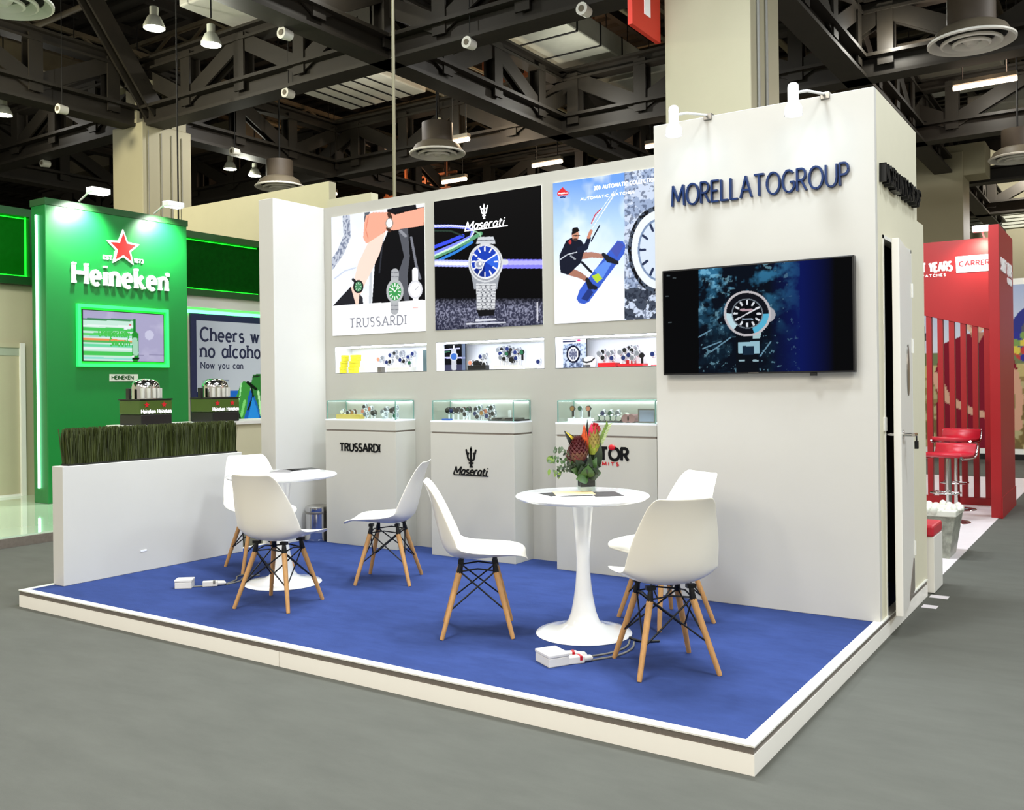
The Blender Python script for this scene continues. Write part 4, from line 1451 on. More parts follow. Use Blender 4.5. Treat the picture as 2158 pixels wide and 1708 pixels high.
watch_row([(750, 530, 'rose', S_, c_, 0), (835, 540, 'black', K_, c_, 0), (890, 560, 'black', K_, c_, 0), (925, 425, 'navy', S_, c_, .04), (990, 410, 'grey', S_, c_, .04), (985, 560, 'black', S_, c_, -.02), (1225, 310, 'grey', S_, c_, .05), (1290, 300, 'black', S_, c_, .04),
           (1265, 370, 'navy', S_, c_, 0), (1270, 440, 'grey', S_, c_, -.03), (1375, 380, 'green', K_, c_, .0), (1385, 290, 'navy', S_, c_, .05), (1330, 460, 'black', S_, c_, -.03), (1445, 305, 'black', S_, c_, .05), (1450, 475, 'black', K_, c_, -.03),
           (1520, 350, 'navy', B_, c_, .03), (1530, 450, 'navy', S_, c_, -.02), (1570, 310, 'grey', S_, c_, .05), (1632, 350, 'green', K_, h_, .02), (1915, 510, 'navy', S_, c_, 0)],
          o2, 1, 2.785, zn, 'the niche under the black poster', 'watches in the niche under the black poster')
watch_row([(880, 430, 'grey', S_, c_, 0), (940, 405, 'black', S_, c_, .03), (942, 500, 'black', S_, c_, -.03), (1030, 435, 'grey', S_, c_, 0), (1090, 420, 'grey', S_, c_, .03), (1088, 505, 'navy', S_, c_, -.03), (1220, 410, 'grey', S_, c_, 0), (1300, 375, 'black', S_, c_, .0),
           (1370, 345, 'black', S_, c_, .05), (1415, 380, 'black', S_, c_, 0), (1470, 345, 'grey', S_, c_, .05), (1500, 425, 'grey', S_, c_, -.02), (1280, 500, 'navy', S_, c_, -.04), (1365, 455, 'navy', S_, c_, -.04), (1420, 500, 'grey', S_, c_, -.04), (1575, 460, 'black', K_, h_, 0), (1755, 440, 'navy', S_, c_, 0)],
          o3, 2, 2.785, zn, 'the niche with red plinths', 'watches in the niche with red plinths')
zc = H + 1.064
watch_row([(340, 1370, 'white', S_, c_, 0), (440, 1385, 'black', B_, c_, 0), (520, 1380, 'gold', B_, c_, 0), (700, 1360, 'rose', S_, c_, 0), (722, 1285, 'black', S_, c_, .04), (735, 1410, 'grey', S_, c_, -.03), (815, 1320, 'rose', S_, c_, .03), (865, 1390, 'black', K_, c_, 0),
           (1030, 1370, 'grey', B_, c_, 0), (1085, 1330, 'grey', S_, c_, .03), (1050, 1420, 'white', S_, c_, -.03), (1185, 1345, 'black', K_, c_, 0), (1250, 1310, 'green', S_, c_, .04), (1245, 1435, 'green', S_, c_, -.03)],
          o1, 0, 2.545, zc, 'the left glass showcase', 'watches in the left glass showcase')
watch_row([(355, 1345, 'black', K_, c_, 0), (425, 1345, 'navy', K_, c_, 0), (515, 1345, 'black', K_, c_, 0), (608, 1345, 'black', B_, c_, 0), (705, 1335, 'green', K_, c_, .02), (655, 1410, 'black', S_, c_, -.03), (845, 1325, 'black', S_, c_, 0), (900, 1305, 'green', S_, c_, .03),
           (835, 1400, 'navy', S_, c_, -.02), (945, 1390, 'gold', B_, c_, -.03), (1015, 1360, 'rose', S_, c_, 0), (1032, 1440, 'navy', B_, c_, -.03), (1055, 1310, 'green', S_, c_, .04), (1110, 1300, 'black', S_, c_, .04), (1135, 1400, 'black', S_, c_, 0), (870, 1455, 'black', S_, c_, -.05)],
          o2, 1, 2.545, zc, 'the middle glass showcase', 'watches in the middle glass showcase')
watch_row([(445, 1330, 'gold', K_, h_, 0), (570, 1330, 'green', S_, h_, 0), (705, 1330, 'rose', K_, h_, 0), (865, 1490, 'green', S_, c_, -.02), (965, 1490, 'grey', S_, c_, -.02), (1070, 1490, 'green', S_, c_, -.02), (1175, 1490, 'grey', S_, c_, -.02), (940, 1410, 'navy', S_, c_, .05), (1060, 1410, 'green', S_, c_, .05), (1180, 1410, 'grey', S_, c_, .05)],
          o3, 2, 2.545, zc, 'the right glass showcase', 'watches in the right glass showcase')


def P2(o, u, v, y):
    return on_y(o[0] + u * o[2], o[1] + v * o[2], y)


def boxat(name, label, cat, o, u0, u1, v0, zb, y0, y1, m, group=None, bevel=.002):
    a0, a1 = P2(o, u0, v0, y0), P2(o, u1, v0, y0)
    return tag(MB().box((a0.x, y0, zb), (a1.x, y1, max(a0.z, zb + .006))).build(name, m, bevel=bevel), label, cat, group)


# yellow boxes: two stepped stacks of three
for sidx, (ux, dx, nm) in enumerate([(230, 18, 'left'), (440, 20, 'right')]):
    for k in range(3):
        p = P2(o1, ux + dx * k, 700, 2.74 + .012 * k)
        t = thing('gift_box', f'small yellow box in the lit niche, {["bottom", "middle", "top"][k]} of the {nm} stack', 'box', (p.x, 2.74 + .012 * k, zn + k * .054), 0, 'yellow boxes in the wall niche')
        MB().box((0, 0, 0), (.074, .06, .032)).build('base', M['yellow'], t, bevel=.002)
        MB().box((-.001, -.001, .033), (.075, .061, .053)).build('lid', M['yellow'], t, bevel=.002)
boxat('display_plinth', 'low pale plinth under the watches in the niche with yellow boxes', 'plinth', o1, 1100, 1480, 612, zn, 2.74, 2.83, M['grey_lam'])
boxat('display_plinth', 'low grey plinth under the watch cluster in the niche under the black poster', 'plinth', o2, 1140, 1560, 575, zn, 2.74, 2.83, M['grey_lam'])
boxat('display_plinth', 'black watch block beside the picture card in the niche under the black poster', 'plinth', o2, 690, 1000, 575, zn, 2.745, 2.8, M['black'])
boxat('display_plinth', 'red plinth under two pairs of watches in the right niche', 'plinth', o3, 850, 1130, 585, zn, 2.745, 2.83, M['red_letter'])
t = thing('display_plinth', 'stepped red plinth under the big watch cluster in the right niche', 'plinth', (0, 0, zn))
p, q = P2(o3, 1180, 650, 2.745), P2(o3, 1580, 650, 2.745)
MB().box((p.x, 2.745, 0), (q.x, 2.84, .02)).build('lower_step', M['red_letter'], t, bevel=.002)
MB().box((p.x + .06, 2.76, .02), (q.x - .09, 2.83, .048)).build('upper_step', M['red_letter'], t, bevel=.002)
boxat('display_plinth', 'red plinth end cut off by the tower in the right niche', 'plinth', o3, 1720, 1900, 618, zn, 2.745, 2.83, M['red_letter'])
boxat('presentation_box', 'small grey watch box at the foot of the watches in the niche with yellow boxes', 'box', o1, 935, 1010, 600, zn, 2.72, 2.765, M['steel'])
boxat('presentation_box', 'flat grey watch box lying at the right end of the middle niche', 'box', o2, 1680, 1830, 600, zn, 2.715, 2.76, M['grey_lam'])


def card(label, o, u0, u1, v0, v1, y, art):
    a0, a1 = P2(o, u0, v1, y), P2(o, u1, v0, y)
    t = thing('picture_card', label, 'card', (a0.x, y, zn), 0, 'picture cards in the niches')
    wd, hg = a1.x - a0.x, min(a1.z - zn, .22)
    MB().box((0, .0, 0), (wd, .012, hg)).build('board', M['black'], t)
    art.build('picture', (.001, -.001, hg - .001), (wd - .002, 0, 0), (0, 0, -hg + .002), M['lit'], t)
    return t


a = Art([(0, 0), (100, 0), (100, 120), (0, 120)], 50, 60, (6, 6, 10))
a.line([(0, 25), (40, 22), (75, 20)], 6, (200, 200, 255)).line([(0, 36), (30, 32)], 5, (60, 120, 90)).line([(0, 60), (100, 63)], 7, (190, 190, 255)).put(a.Y > 92, (60, 60, 84)).put(a.X > 84, (110, 124, 150), .8)
a.line([(50, 30), (50, 108)], 24, (186, 188, 196)).ell(50, 56, 18, 21, (200, 204, 210)).ell(50, 56, 13, 16, (60, 106, 186)).line([(50, 8), (50, 18)], 6, (220, 220, 230))
card('small card with a blue watch picture at the left of the middle niche', o2, 270, 655, 195, 655, 2.80, a)
a = Art([(0, 0), (100, 0), (100, 120), (0, 120)], 50, 60, (150, 166, 196))
nz = a.noise(4, 3, 2)
a.put(nz > .5, (206, 216, 234), .8).put(nz < .36, (50, 60, 90), .8).put(a.Y < 18, (236, 238, 246)).line([(6, 8), (56, 8)], 7, (40, 44, 80)).line([(66, 5), (74, 5)], 7, (230, 60, 130))
a.ell(47, 62, 28, 38, (16, 18, 40)).ell(47, 62, 21, 30, (226, 226, 234)).ell(47, 62, 16, 24, (96, 100, 126)).ticks(47, 62, 15, 22, .5, .95, 8, 3, (220, 224, 236))
card('small card with a chronograph picture at the left of the right niche', o3, 265, 665, 190, 670, 2.80, a)
a = Art([(0, 0), (20, 0), (20, 120), (0, 120)], 10, 30, (90, 110, 110))
p = P2(o1, 1735, 640, 2.80)
t = thing('picture_card', 'dark narrow card at the right end of the niche with yellow boxes', 'card', (p.x, 2.79, zn))
MB().box((0, 0, 0), (.036, .012, .18)).build('board', mat('dark_teal_card', (70, 90, 92), .5), t)
# round cushion with a big watch
p = P2(o3, 708, 620, 2.77)
t = thing('watch_cushion', 'round white cushion wrapped by a black watch strap in the right niche', 'cushion', (p.x, 2.785, zn))
MB().lathe([(0, .0), (.03, 0), (.048, .02), (.052, .045), (.04, .07), (.02, .082), (0, .085)], n=24).build('cushion', M['stand'], t)
MB().tube([(-.05, -.02, .07), (-.035, -.042, .046), (0, -.052, .038), (.035, -.042, .046), (.05, -.02, .07)], .007, 8).build('strap', M['black'], t)
MB().tube([(-.03, -.05, .012), (.03, -.05, .012)], .006, 8).build('buckle', M['black_metal'], t)
# things inside the glass cases
boxat('gold_tray', 'low gold tray with watches in the left glass showcase', 'tray', o1, 230, 640, 1412, zc, 2.50, 2.60, M['gold'])
boxat('name_card', 'small blue card lying in the middle glass showcase', 'card', o2, 250, 385, 1488, zc, 2.48, 2.52, mat('blue_card', (60, 92, 170), .5))
p, q = P2(o2, 1060, 1500, 2.5), P2(o2, 1560, 1500, 2.5)
t = thing('watch_tray', 'flat black tray at the right in the middle glass showcase', 'tray', (0, 0, zc))
MB().box((p.x, 2.49, 0), (q.x, 2.66, .012)).build('base', M['black'], t, bevel=.002)
for k in range(5):
    x = p.x + .02 + k * (q.x - p.x - .05) / 4.6
    MB().box((x, 2.51, .012), (x + .028, 2.64, .026)).build('strap_roll', M['black_metal' if k % 2 else 'steel'], t, bevel=.003)
boxat('jewellery_stand', 'tiny white cube stand behind the black tray in the middle showcase', 'stand', o2, 1385, 1420, 1345, zc, 2.63, 2.65, M['stand'])
boxat('display_plinth', 'white stepped block under the three strap watches in the right showcase', 'plinth', o3, 355, 790, 1490, zc, 2.56, 2.64, M['stand'])
p, q = P2(o3, 770, 1545, 2.5), P2(o3, 1250, 1545, 2.5)
t = thing('watch_tray', 'black tray of grey watch cushions in the right glass showcase', 'tray', (0, 0, zc))
MB().box((p.x, 2.49, 0), (q.x, 2.66, .008)).build('base', M['black'], t)
for r_ in range(2):
    for k in range(5):
        x = p.x + .008 + k * (q.x - p.x - .01) / 5
        MB().tube([(x + .015, 2.51 + r_ * .08, .03 + r_ * .02), (x + .015, 2.56 + r_ * .08, .03 + r_ * .02)], .019, 10).build('cushion', M['grey_lam'], t)
for k, u in enumerate((1300, 1395)):
    p = P2(o3, u, 1500, 2.5)
    tag(MB().tube([(p.x, 2.50, zc + .03), (p.x, 2.62, zc + .03)], .03, 14).build('cushion_roll', mat('rosy_brown_suede', (150, 106, 104), .8), sharp=40), f'rosy brown cushion roll in the right showcase, the {["left", "right"][k]} of two', 'cushion', 'brown cushion rolls')
p, q = P2(o3, 1510, 1560, 2.5), P2(o3, 1800, 1560, 2.5)
t = thing('framed_picture', 'small silver picture frame in the right glass showcase', 'frame', (p.x, 2.50, zc))
wd = q.x - p.x
MB().box((0, 0, 0), (wd, .012, .1)).build('frame', M['steel'], t, bevel=.002)
MB().box((.012, -.002, .012), (wd - .012, .001, .09)).build('picture', mat('grey_blue_photo', (150, 156, 178), .3), t)

# ------------------------------------------------------------------ chairs
def shell_mesh(parent):
    # centre line (forward, up), half width, rise of the rim (up for the seat, forward for the back)
    prof = [(.268, .405, .150, .004), (.262, .418, .185, .008), (.235, .427, .208, .014), (.17, .424, .226, .026), (.09, .414, .234, .040), (.01, .406, .236, .052), (-.07, .404, .234, .064), (-.125, .414, .232, .076),
            (-.165, .44, .229, .086), (-.188, .485, .226, .088), (-.203, .54, .221, .080), (-.216, .60, .211, .068), (-.229, .66, .197, .055), (-.243, .715, .179, .042), (-.259, .765, .166, .030), (-.273, .802, .150, .018), (-.285, .824, .128, .008)]
    n = 12
    vs, fs = [], []
    for i, (f, z, hw, rise) in enumerate(prof):
        a, b = prof[max(i - 1, 0)], prof[min(i + 1, len(prof) - 1)]
        d = Vector((b[0] - a[0], b[1] - a[1])).normalized()
        nrm = Vector((-d.y, d.x)) * -1          # points up on the seat and forward on the back
        if nrm.y < 0 and i < 8:
            nrm = -nrm
        if nrm.x < 0 and i >= 8:
            nrm = -nrm
        for k in range(n + 1):
            s_ = -1 + 2 * k / n
            # squarish front corners, rounded top corners
            off = rise * abs(s_) ** 2.6
            vs.append((hw * s_, f + nrm.x * off, z + nrm.y * off))
    for i in range(len(prof) - 1):
        for k in range(n):
            b = i * (n + 1) + k
            fs.append((b, b + 1, b + n + 2, b + n + 1))
    o = MB().mesh(vs, fs, True).build('seat_shell', M['plastic'], parent)
    sd = o.modifiers.new('thick', 'SOLIDIFY')
    sd.thickness = .008
    sd.offset = 0
    ss = o.modifiers.new('smooth', 'SUBSURF')
    ss.levels = 1
    ss.render_levels = 2
    return o


def make_chair(label):
    t = thing('shell_chair', label, 'chair', (0, 0, 0), 0, 'white shell chairs around the two tables')
    shell_mesh(t)
    top = {}
    for sx in (-1, 1):
        for sy in (-1, 1):
            ft = Vector((sx * .193, sy * .188, .0))
            tp = Vector((sx * .105, sy * .098 + .005, .335))
            top[sx, sy] = (ft, tp)
            MB().tube([ft, ft + (tp - ft) * .03, tp], [.0105, .012, .0165], 12).build('leg', M['wood'], t, sharp=50)
            hd = Vector((sx * .098, sy * .09 + .005, .392))
            mb = MB()
            mb.tube([tp - (tp - ft) * .06, tp, hd], [.009, .0175, .011], 8)
            mb.box((hd.x - .022, hd.y - .014, hd.z - .006), (hd.x + .022, hd.y + .014, hd.z + .012))
            mb.build('leg_bracket', M['black_metal'], t)
    ks = list(top)
    for a, b in [((-1, -1), (1, -1)), ((1, -1), (1, 1)), ((1, 1), (-1, 1)), ((-1, 1), (-1, -1))]:
        mb = MB()
        fa, ta = top[a]
        fb, tb = top[b]
        lo = .42
        mb.tube([ta + (ta - fa) * .02, fb + (tb - fb) * lo], .0045, 6)
        mb.tube([tb + (tb - fb) * .02, fa + (ta - fa) * lo], .0045, 6)
        mb.tube([ta + (ta - fa) * .02, (ta + tb) / 2 + Vector((0, 0, .02)), tb + (tb - fb) * .02], .0045, 6)
        mb.build('wire_brace', M['black_metal'], t)
    return t


CH = [(-3.233, .636, (-.093, .39), 'white shell chair in front of the left round table, seen from the back'),
      (-4.265, 1.371, (.935, -.355), 'white shell chair behind the left round table, against the low white partition'),
      (-3.122, 1.528, (-.322, -.167), 'white shell chair right of the left round table, before the leftmost pedestal'),
      (-1.825, .787, (.313, .222), 'white shell chair left of the flower table, seen from its side facing right'),
      (-.681, .717, (-.289, .29), 'white shell chair at the right front, nearest one, seen from the back'),
      (-1.042, 1.510, (-.18, -.333), 'white shell chair mostly hidden behind the nearest chair, beside the tower wall')]
ch0 = None
for (x, y, d, lb) in CH:
    rz = math.atan2(-d[0], d[1])
    if ch0 is None:
        ch0 = make_chair(lb)
        ch0.location = (x, y, H)
        ch0.rotation_euler = (0, 0, rz)
    else:
        dup(ch0, (x, y, H), rz, lb)

# ------------------------------------------------------------------ tables
def pedestal_table(x, y, R, RB, label):
    t = thing('pedestal_table', label, 'table', (x, y, H), 0, 'round white pedestal tables')
    hz = .747
    MB().lathe([(0, hz), (R - .012, hz), (R - .003, hz - .003), (R, hz - .01), (R - .012, hz - .022), (R - .05, hz - .03), (0, hz - .03)], n=72).build('table_top', M['gloss_white'], t, sharp=50)
    MB().lathe([(.062, hz - .03), (.056, .66), (.047, .58), (.04, .48), (.036, .4), (.037, .33), (.043, .26), (.053, .19), (.066, .12), (.082, .075), (.1, .05)], n=40).build('stem', M['gloss_white'], t)
    MB().lathe([(.06, .085), (.085, .062), (.12, .04), (.17, .024), (.22, .014), (RB, .008), (RB + .003, .003), (RB, 0), (0, 0)], n=64).build('foot', M['gloss_white'], t, sharp=60)
    return t


pedestal_table(-1.301, 1.035, .36, .255, 'round white pedestal table with the flower vase')
pedestal_table(-3.690, 1.083, .372, .258, 'round white pedestal table without flowers, left of the booth')
ZTB = H + .747

# magazines
def brochure(x, y, wd, dp, rz, z, label, cover, thick=.004):
    t = thing('brochure', label, 'brochure', (x, y, z), rz, 'brochures on the round tables')
    MB().box((-wd / 2, -dp / 2, 0), (wd / 2, dp / 2, thick)).build('pages', M['whiteletter'], t)
    MB().box((-wd / 2 - .001, -dp / 2 - .001, thick), (wd / 2 + .001, dp / 2 + .001, thick + .0012)).build('cover', cover, t)
    return t


brochure(-1.385, .965, .15, .21, math.radians(-32), ZTB, 'white brochure with dark spine, nearest on the flower table', M['black'])
brochure(-1.325, .985, .15, .21, math.radians(-52), ZTB + .0052, 'cream and yellow brochure on top of the pile on the flower table', mat('cream_cover', (236, 206, 150), .4))
brochure(-1.175, 1.06, .15, .21, math.radians(42), ZTB, 'black and red brochure right of the vase', mat('black_red_cover', (40, 24, 26), .35))
brochure(-3.80, 1.21, .15, .21, math.radians(24), ZTB, 'grey brochure on the left round table, nearest one', mat('grey_cover', (120, 116, 116), .4))
brochure(-3.80, 1.37, .15, .21, math.radians(-20), ZTB, 'black brochure on the left round table, rear one', M['black'])

# ------------------------------------------------------------------ vase and flowers
AZ = math.atan2(.5584, .8295)
VX, VY = -1.316, 1.108
t = thing('glass_vase', 'square glass vase with a dark band on the flower table', 'vase', (VX, VY, ZTB), AZ + .15)
s_ = .045
mb = MB()
mb.box((-s_, -s_, 0), (s_, s_, .012))
for a, b in [((-s_, -s_, .012), (s_, -s_ + .004, .098)), ((-s_, s_ - .004, .012), (s_, s_, .098)), ((-s_, -s_, .012), (-s_ + .004, s_, .098)), ((s_ - .004, -s_, .012), (s_, s_, .098))]:
    mb.box(a, b)
mb.build('glass_body', glass_mat('vase_glass', (.96, .98, .97), .03), t)
MB().box((-s_ + .006, -s_ + .006, .036), (s_ - .006, s_ - .006, .095)).build('dark_lining', mat('black_leaf_wrap', (6, 8, 6), .5, spec=.1), t)
MB().box((-s_ + .006, -s_ + .006, .013), (s_ - .006, s_ - .006, .034)).build('water', mat('pale_water', (196, 208, 208), .08), t)

FM = {k: mat('petal_' + k, c, .55, var=.4, scale=60) for k, c in dict(maroon=(92, 24, 28), brown=(104, 60, 38), orange=(206, 78, 24), red=(190, 30, 44), pink=(206, 40, 80), yellow=(212, 186, 40), lime=(142, 152, 40), olive=(150, 130, 60)).items()}
LM = {k: mat('leaf_' + k, c, .45, var=.25, scale=40) for k, c in dict(dark=(26, 44, 18), mid=(52, 86, 30), light=(112, 140, 60), pale=(170, 184, 130), grey=(86, 104, 78), black=(20, 24, 18)).items()}
fl = thing('flower_arrangement', 'bouquet of proteas and dark leaves standing in the glass vase', 'bouquet', (VX, VY, ZTB), AZ)


def leaf(base, tip, wd, m, bend=.15, face=(0, -1, .3), name='leaf', n=6):
    b, t_ = Vector(base), Vector(tip)
    d = t_ - b
    L = d.length
    fdir = Vector(face)
    sd = d.cross(fdir).normalized()
    nn = sd.cross(d).normalized()
    vs, fs = [], []
    for i in range(n + 1):
        u = i / n
        c = b + d * u + nn * (bend * L * 4 * u * (1 - u))
        hw = wd / 2 * math.sin(pi * (u ** .8)) + .0006
        vs += [c - sd * hw + nn * hw * .3, c, c + sd * hw + nn * hw * .3]
    for i in range(n):
        k = i * 3
        fs += [(k, k + 1, k + 4, k + 3), (k + 1, k + 2, k + 5, k + 4)]
    return MB().mesh(vs, fs, True).build(name, m, fl)


def px(u, v, dep=0.0):
    """bouquet-local point for an image pixel offset from the vase's foot (1236,1045), 387 px per metre"""
    return Vector(((u - 1236) / 387.0, dep, (1045 - v) / 387.0))


def protea(base, tip, R, cols, rows=9, per=14, open_=.5):
    b, t_ = Vector(base), Vector(tip)
    ax = (t_ - b)
    L = ax.length
    ax.normalize()
    q = ax.to_track_quat('Z', 'Y').to_matrix()
    mbs = {}
    for r in range(rows):
        u = r / (rows - 1)
        rr = R * (math.sin(pi * (.18 + .72 * u)) ** .8)
        for k in range(per):
            an = 2 * pi * (k + .5 * (r % 2)) / per
            dirv = q @ Vector((math.cos(an), math.sin(an), 0))
            p = b + ax * (L * u * .8) + dirv * rr * .9
            tipv = p + ax * (L * .26) + dirv * R * open_ * (1 - u * .6)
            sd = ax.cross(dirv).normalized() * R * .26
            c = cols[min(int(u * len(cols)), len(cols) - 1)] if (k + r) % 4 else cols[-1]
            mb = mbs.setdefault(c, MB())
            mid = p + (tipv - p) * .5 + dirv * R * .1
            mb.mesh([p - sd * .6, p + sd * .6, mid + sd, mid - sd, tipv], [(0, 1, 2, 3), (3, 2, 4)], True)
    core = MB()
    core.ellipsoid(b + ax * L * .42, (R * .66, R * .66, L * .44), 12, 8, q)
    o = core.build('flower_head', FM[cols[0]], fl)
    for c, mb in mbs.items():
        mb.build('petals', FM[c], o)
    MB().tube([(0, 0, .04), b * .5 + Vector((0, 0, .02)), b], .004, 6).build('stem', LM['dark'], fl)
    return o


protea(px(1222, 978, -.02), px(1217, 928, -.03), .045, ['brown', 'maroon', 'maroon'], 9, 14)
protea(px(1250, 965, .0), px(1251, 908, .0), .036, ['lime', 'olive', 'olive'], 9, 12, .2)
protea(px(1216, 990, .04), px(1208, 950, .05), .04, ['maroon', 'brown'], 8, 12)
protea(px(1254, 925, .03), px(1258, 900, .03), .03, ['olive', 'red'], 6, 10, .3)
for (a, b, wd, m) in [((1236, 945), (1239, 890), .014, LM['black']), ((1233, 950), (1232, 900), .03, FM['orange']), ((1228, 955), (1230, 912), .026, FM['orange']), ((1240, 950), (1244, 908), .022, FM['red']),
                      ((1244, 930), (1248, 898), .022, FM['pink']), ((1250, 930), (1256, 902), .018, FM['red']), ((1238, 960), (1236, 915), .02, FM['orange'])]:
    leaf(px(*a, -.02), px(*b, -.02), wd, m, .05, name='petal')
leaf(px(1224, 962, .01), px(1190, 914, .0), .05, LM['black'], .1)
leaf(px(1221, 945, -.006), px(1193, 916, -.01), .014, FM['yellow'], .08)
leaf(px(1243, 990, .0), px(1268, 990, -.01), .04, LM['dark'], .1)
leaf(px(1256, 1000, .0), px(1267, 940, .0), .045, LM['dark'], .1)
leaf(px(1243, 985, .02), px(1262, 948, .02), .04, LM['mid'], .1)
random.seed(5)
for k in range(30):
    an = random.uniform(0, 2 * pi)
    r0 = random.uniform(.02, .05)
    tip = Vector((math.cos(an) * random.uniform(.05, .1), math.sin(an) * .07, random.uniform(.10, .21)))
    leaf((math.cos(an) * .015, math.sin(an) * .015, .10), tip, random.uniform(.035, .06), LM[random.choice(['dark', 'dark', 'mid', 'black'])], .18)
for (a, b, wd) in [((1238, 1012), (1212, 1014), .07), ((1236, 1012), (1238, 985), .075), ((1240, 1010), (1264, 1000), .065), ((1228, 1010), (1224, 985), .06), ((1246, 1008), (1252, 990), .06)]:
    leaf(px(*a, -.045), px(*b, -.07), wd, LM['mid'] if wd > .066 else LM['dark'], .14)
leaf(px(1222, 1000, 0), px(1192, 997, -.02), .035, LM['dark'], .1)
# fern at the right
for k in range(7):
    u = k / 6
    p = px(1264 + 18 * u, 948 - 40 * u, .02)
    leaf(p, p + Vector((.028, 0, .022)), .012, LM['pale'], .05)
    leaf(p, p + Vector((-.004, 0, .035)), .012, LM['light'], .05)
MB().tube([px(1252, 990, .02), px(1264, 948, .02), px(1284, 908, .02)], .0016, 5).build('stem', LM['pale'], fl)
# eucalyptus sprigs at the left
for (pts, m) in [([(1225, 985), (1205, 965), (1180, 955), (1168, 953)], 'grey'), ([(1222, 990), (1195, 978), (1172, 974), (1160, 974)], 'mid'), ([(1224, 992), (1200, 985), (1182, 992), (1168, 1003)], 'grey'), ([(1226, 995), (1205, 988), (1186, 998), (1178, 1008)], 'mid')]:
    path = [px(u, v, .0 - .01 * i) for i, (u, v) in enumerate(pts)]
    MB().tube(path, .0016, 5).build('stem', LM['grey'], fl)
    for i in range(len(path) - 1):
        for f in (.15, .5, .85):
            p = path[i] + (path[i + 1] - path[i]) * f
            for sgn in (-1, 1):
                ll = random.uniform(.014, .027)
                an = sgn * random.uniform(.6, 1.9) + pi
                leaf(p, p + Vector((ll * math.cos(an), random.uniform(-.012, .012), ll * math.sin(an))), ll * random.uniform(.55, .8), LM[random.choice(['grey', 'dark', m])], .05)
pr_ = px(1160, 974, -.03)
MB().mesh([pr_ + Vector((.021 * math.cos(2 * pi * k / 16), .004 * math.sin(2 * pi * k / 8), .021 * math.sin(2 * pi * k / 16))) for k in range(16)], [tuple(range(16))]).build('leaf', LM['light'], fl)
for (u, v) in [(1156, 1001), (1169, 1004), (1177, 1008)]:
    leaf(px(u + 2, v - 8, -.03), px(u, v + 7, -.03), .016, LM['light'], .05)

# ------------------------------------------------------------------ power boxes and cables on the carpet
def power_box(x, y, wd, dp, hz, rz, label):
    t = thing('junction_box', label, 'power box', (x, y, H), rz, 'white power boxes on the carpet')
    MB().box((-wd / 2, -dp / 2, 0), (wd / 2, dp / 2, hz * .72)).build('base', M['white2'], t, bevel=.004)
    MB().box((-wd / 2 - .002, -dp / 2 - .002, hz * .72), (wd / 2 + .002, dp / 2 + .002, hz)).build('lid', M['white2'], t, bevel=.004)
    return t


def connector(x, y, rz, L, label):
    t = thing('cable_connector', label, 'connector', (x, y, H), rz, 'white cable connectors on the carpet')
    MB().box((-L / 2, -.02, .001), (L * .15, .02, .036)).build('socket', M['white2'], t, bevel=.004)
    MB().tube([(L * .15, 0, .019), (L * .42, 0, .018), (L * .5, 0, .014)], [.017, .015, .008], 10).build('plug', M['white2'], t, sharp=40)
    MB().box((-L * .05, -.021, .016), (L * .05, .021, .037)).build('latch', M['red_letter'] if 'flower' in label else M['cable'], t)
    return t


def cable(label, pts, r=.005, m='cable'):
    P = [Vector((p[0], p[1], p[2] if len(p) > 2 else H + r)) for p in pts]
    out = []
    for i in range(len(P) - 1):
        p0, p1, p2, p3 = P[max(i - 1, 0)], P[i], P[i + 1], P[min(i + 2, len(P) - 1)]
        for k in range(6):
            t_ = k / 6
            out.append(.5 * ((2 * p1) + (-p0 + p2) * t_ + (2 * p0 - 5 * p1 + 4 * p2 - p3) * t_ ** 2 + (-p0 + 3 * p1 - 3 * p2 + p3) * t_ ** 3))
    out.append(P[-1])
    return tag(MB().tube(out, r, 8).build('power_cable', M[m]), label, 'cable')


power_box(-1.165, .487, .14, .11, .06, math.radians(-30), 'white power box on the carpet in front of the flower table')
connector(-1.115, .60, math.radians(38), .13, 'upper white cable connector beside the flower table power box')
connector(-1.055, .56, math.radians(52), .13, 'lower white cable connector beside the flower table power box')
cable('grey cable curling under the nearest chair, upper one', [(-1.07, .64), (-1.0, .76), (-.98, .9), (-1.02, 1.02)])
cable('grey cable curling under the nearest chair, lower one', [(-1.02, .61), (-.95, .74), (-.94, .88), (-.985, 1.0)])
cable('short black cable end behind the nearest chair by the table foot', [(-1.04, 1.06), (-.98, 1.03), (-.93, 1.04), (-.88, 1.08)], .007, 'black')
power_box(-4.155, .635, .11, .09, .06, math.radians(40), 'white power box on the carpet at the left, near the partition')
connector(-4.02, .77, math.radians(50), .15, 'white cable connector between the left power box and the left table')
cable('grey cable from the left power box to its connector', [(-4.11, .66), (-4.08, .70), (-4.05, .725)])
cable('grey cable running from the left connector under the table, front one', [(-3.97, .83), (-3.98, .95), (-4.05, 1.05), (-4.02, 1.16)])
cable('grey cable running from the left connector under the table, rear one', [(-3.985, .835), (-4.03, .96), (-4.12, 1.05), (-4.13, 1.16)])

# ------------------------------------------------------------------ waste bin in the corner
t = thing('waste_bin', 'polished steel waste bin in the corner left of the leftmost pedestal', 'bin', (-4.765, 2.45, H))
MB().lathe([(0, 0), (.1, 0), (.102, .01), (.102, .02), (.1, .022), (.1, .24)], n=36).build('body', M['chrome'], t, sharp=40)
MB().lathe([(.1, .24), (.104, .243), (.104, .258), (.1, .26)], n=36).build('rim', M['steel'], t, sharp=40)
MB().lathe([(.1, .26), (.103, .268), (.1, .3), (.085, .31), (0, .312)], n=36).build('lid', M['chrome'], t, sharp=40)

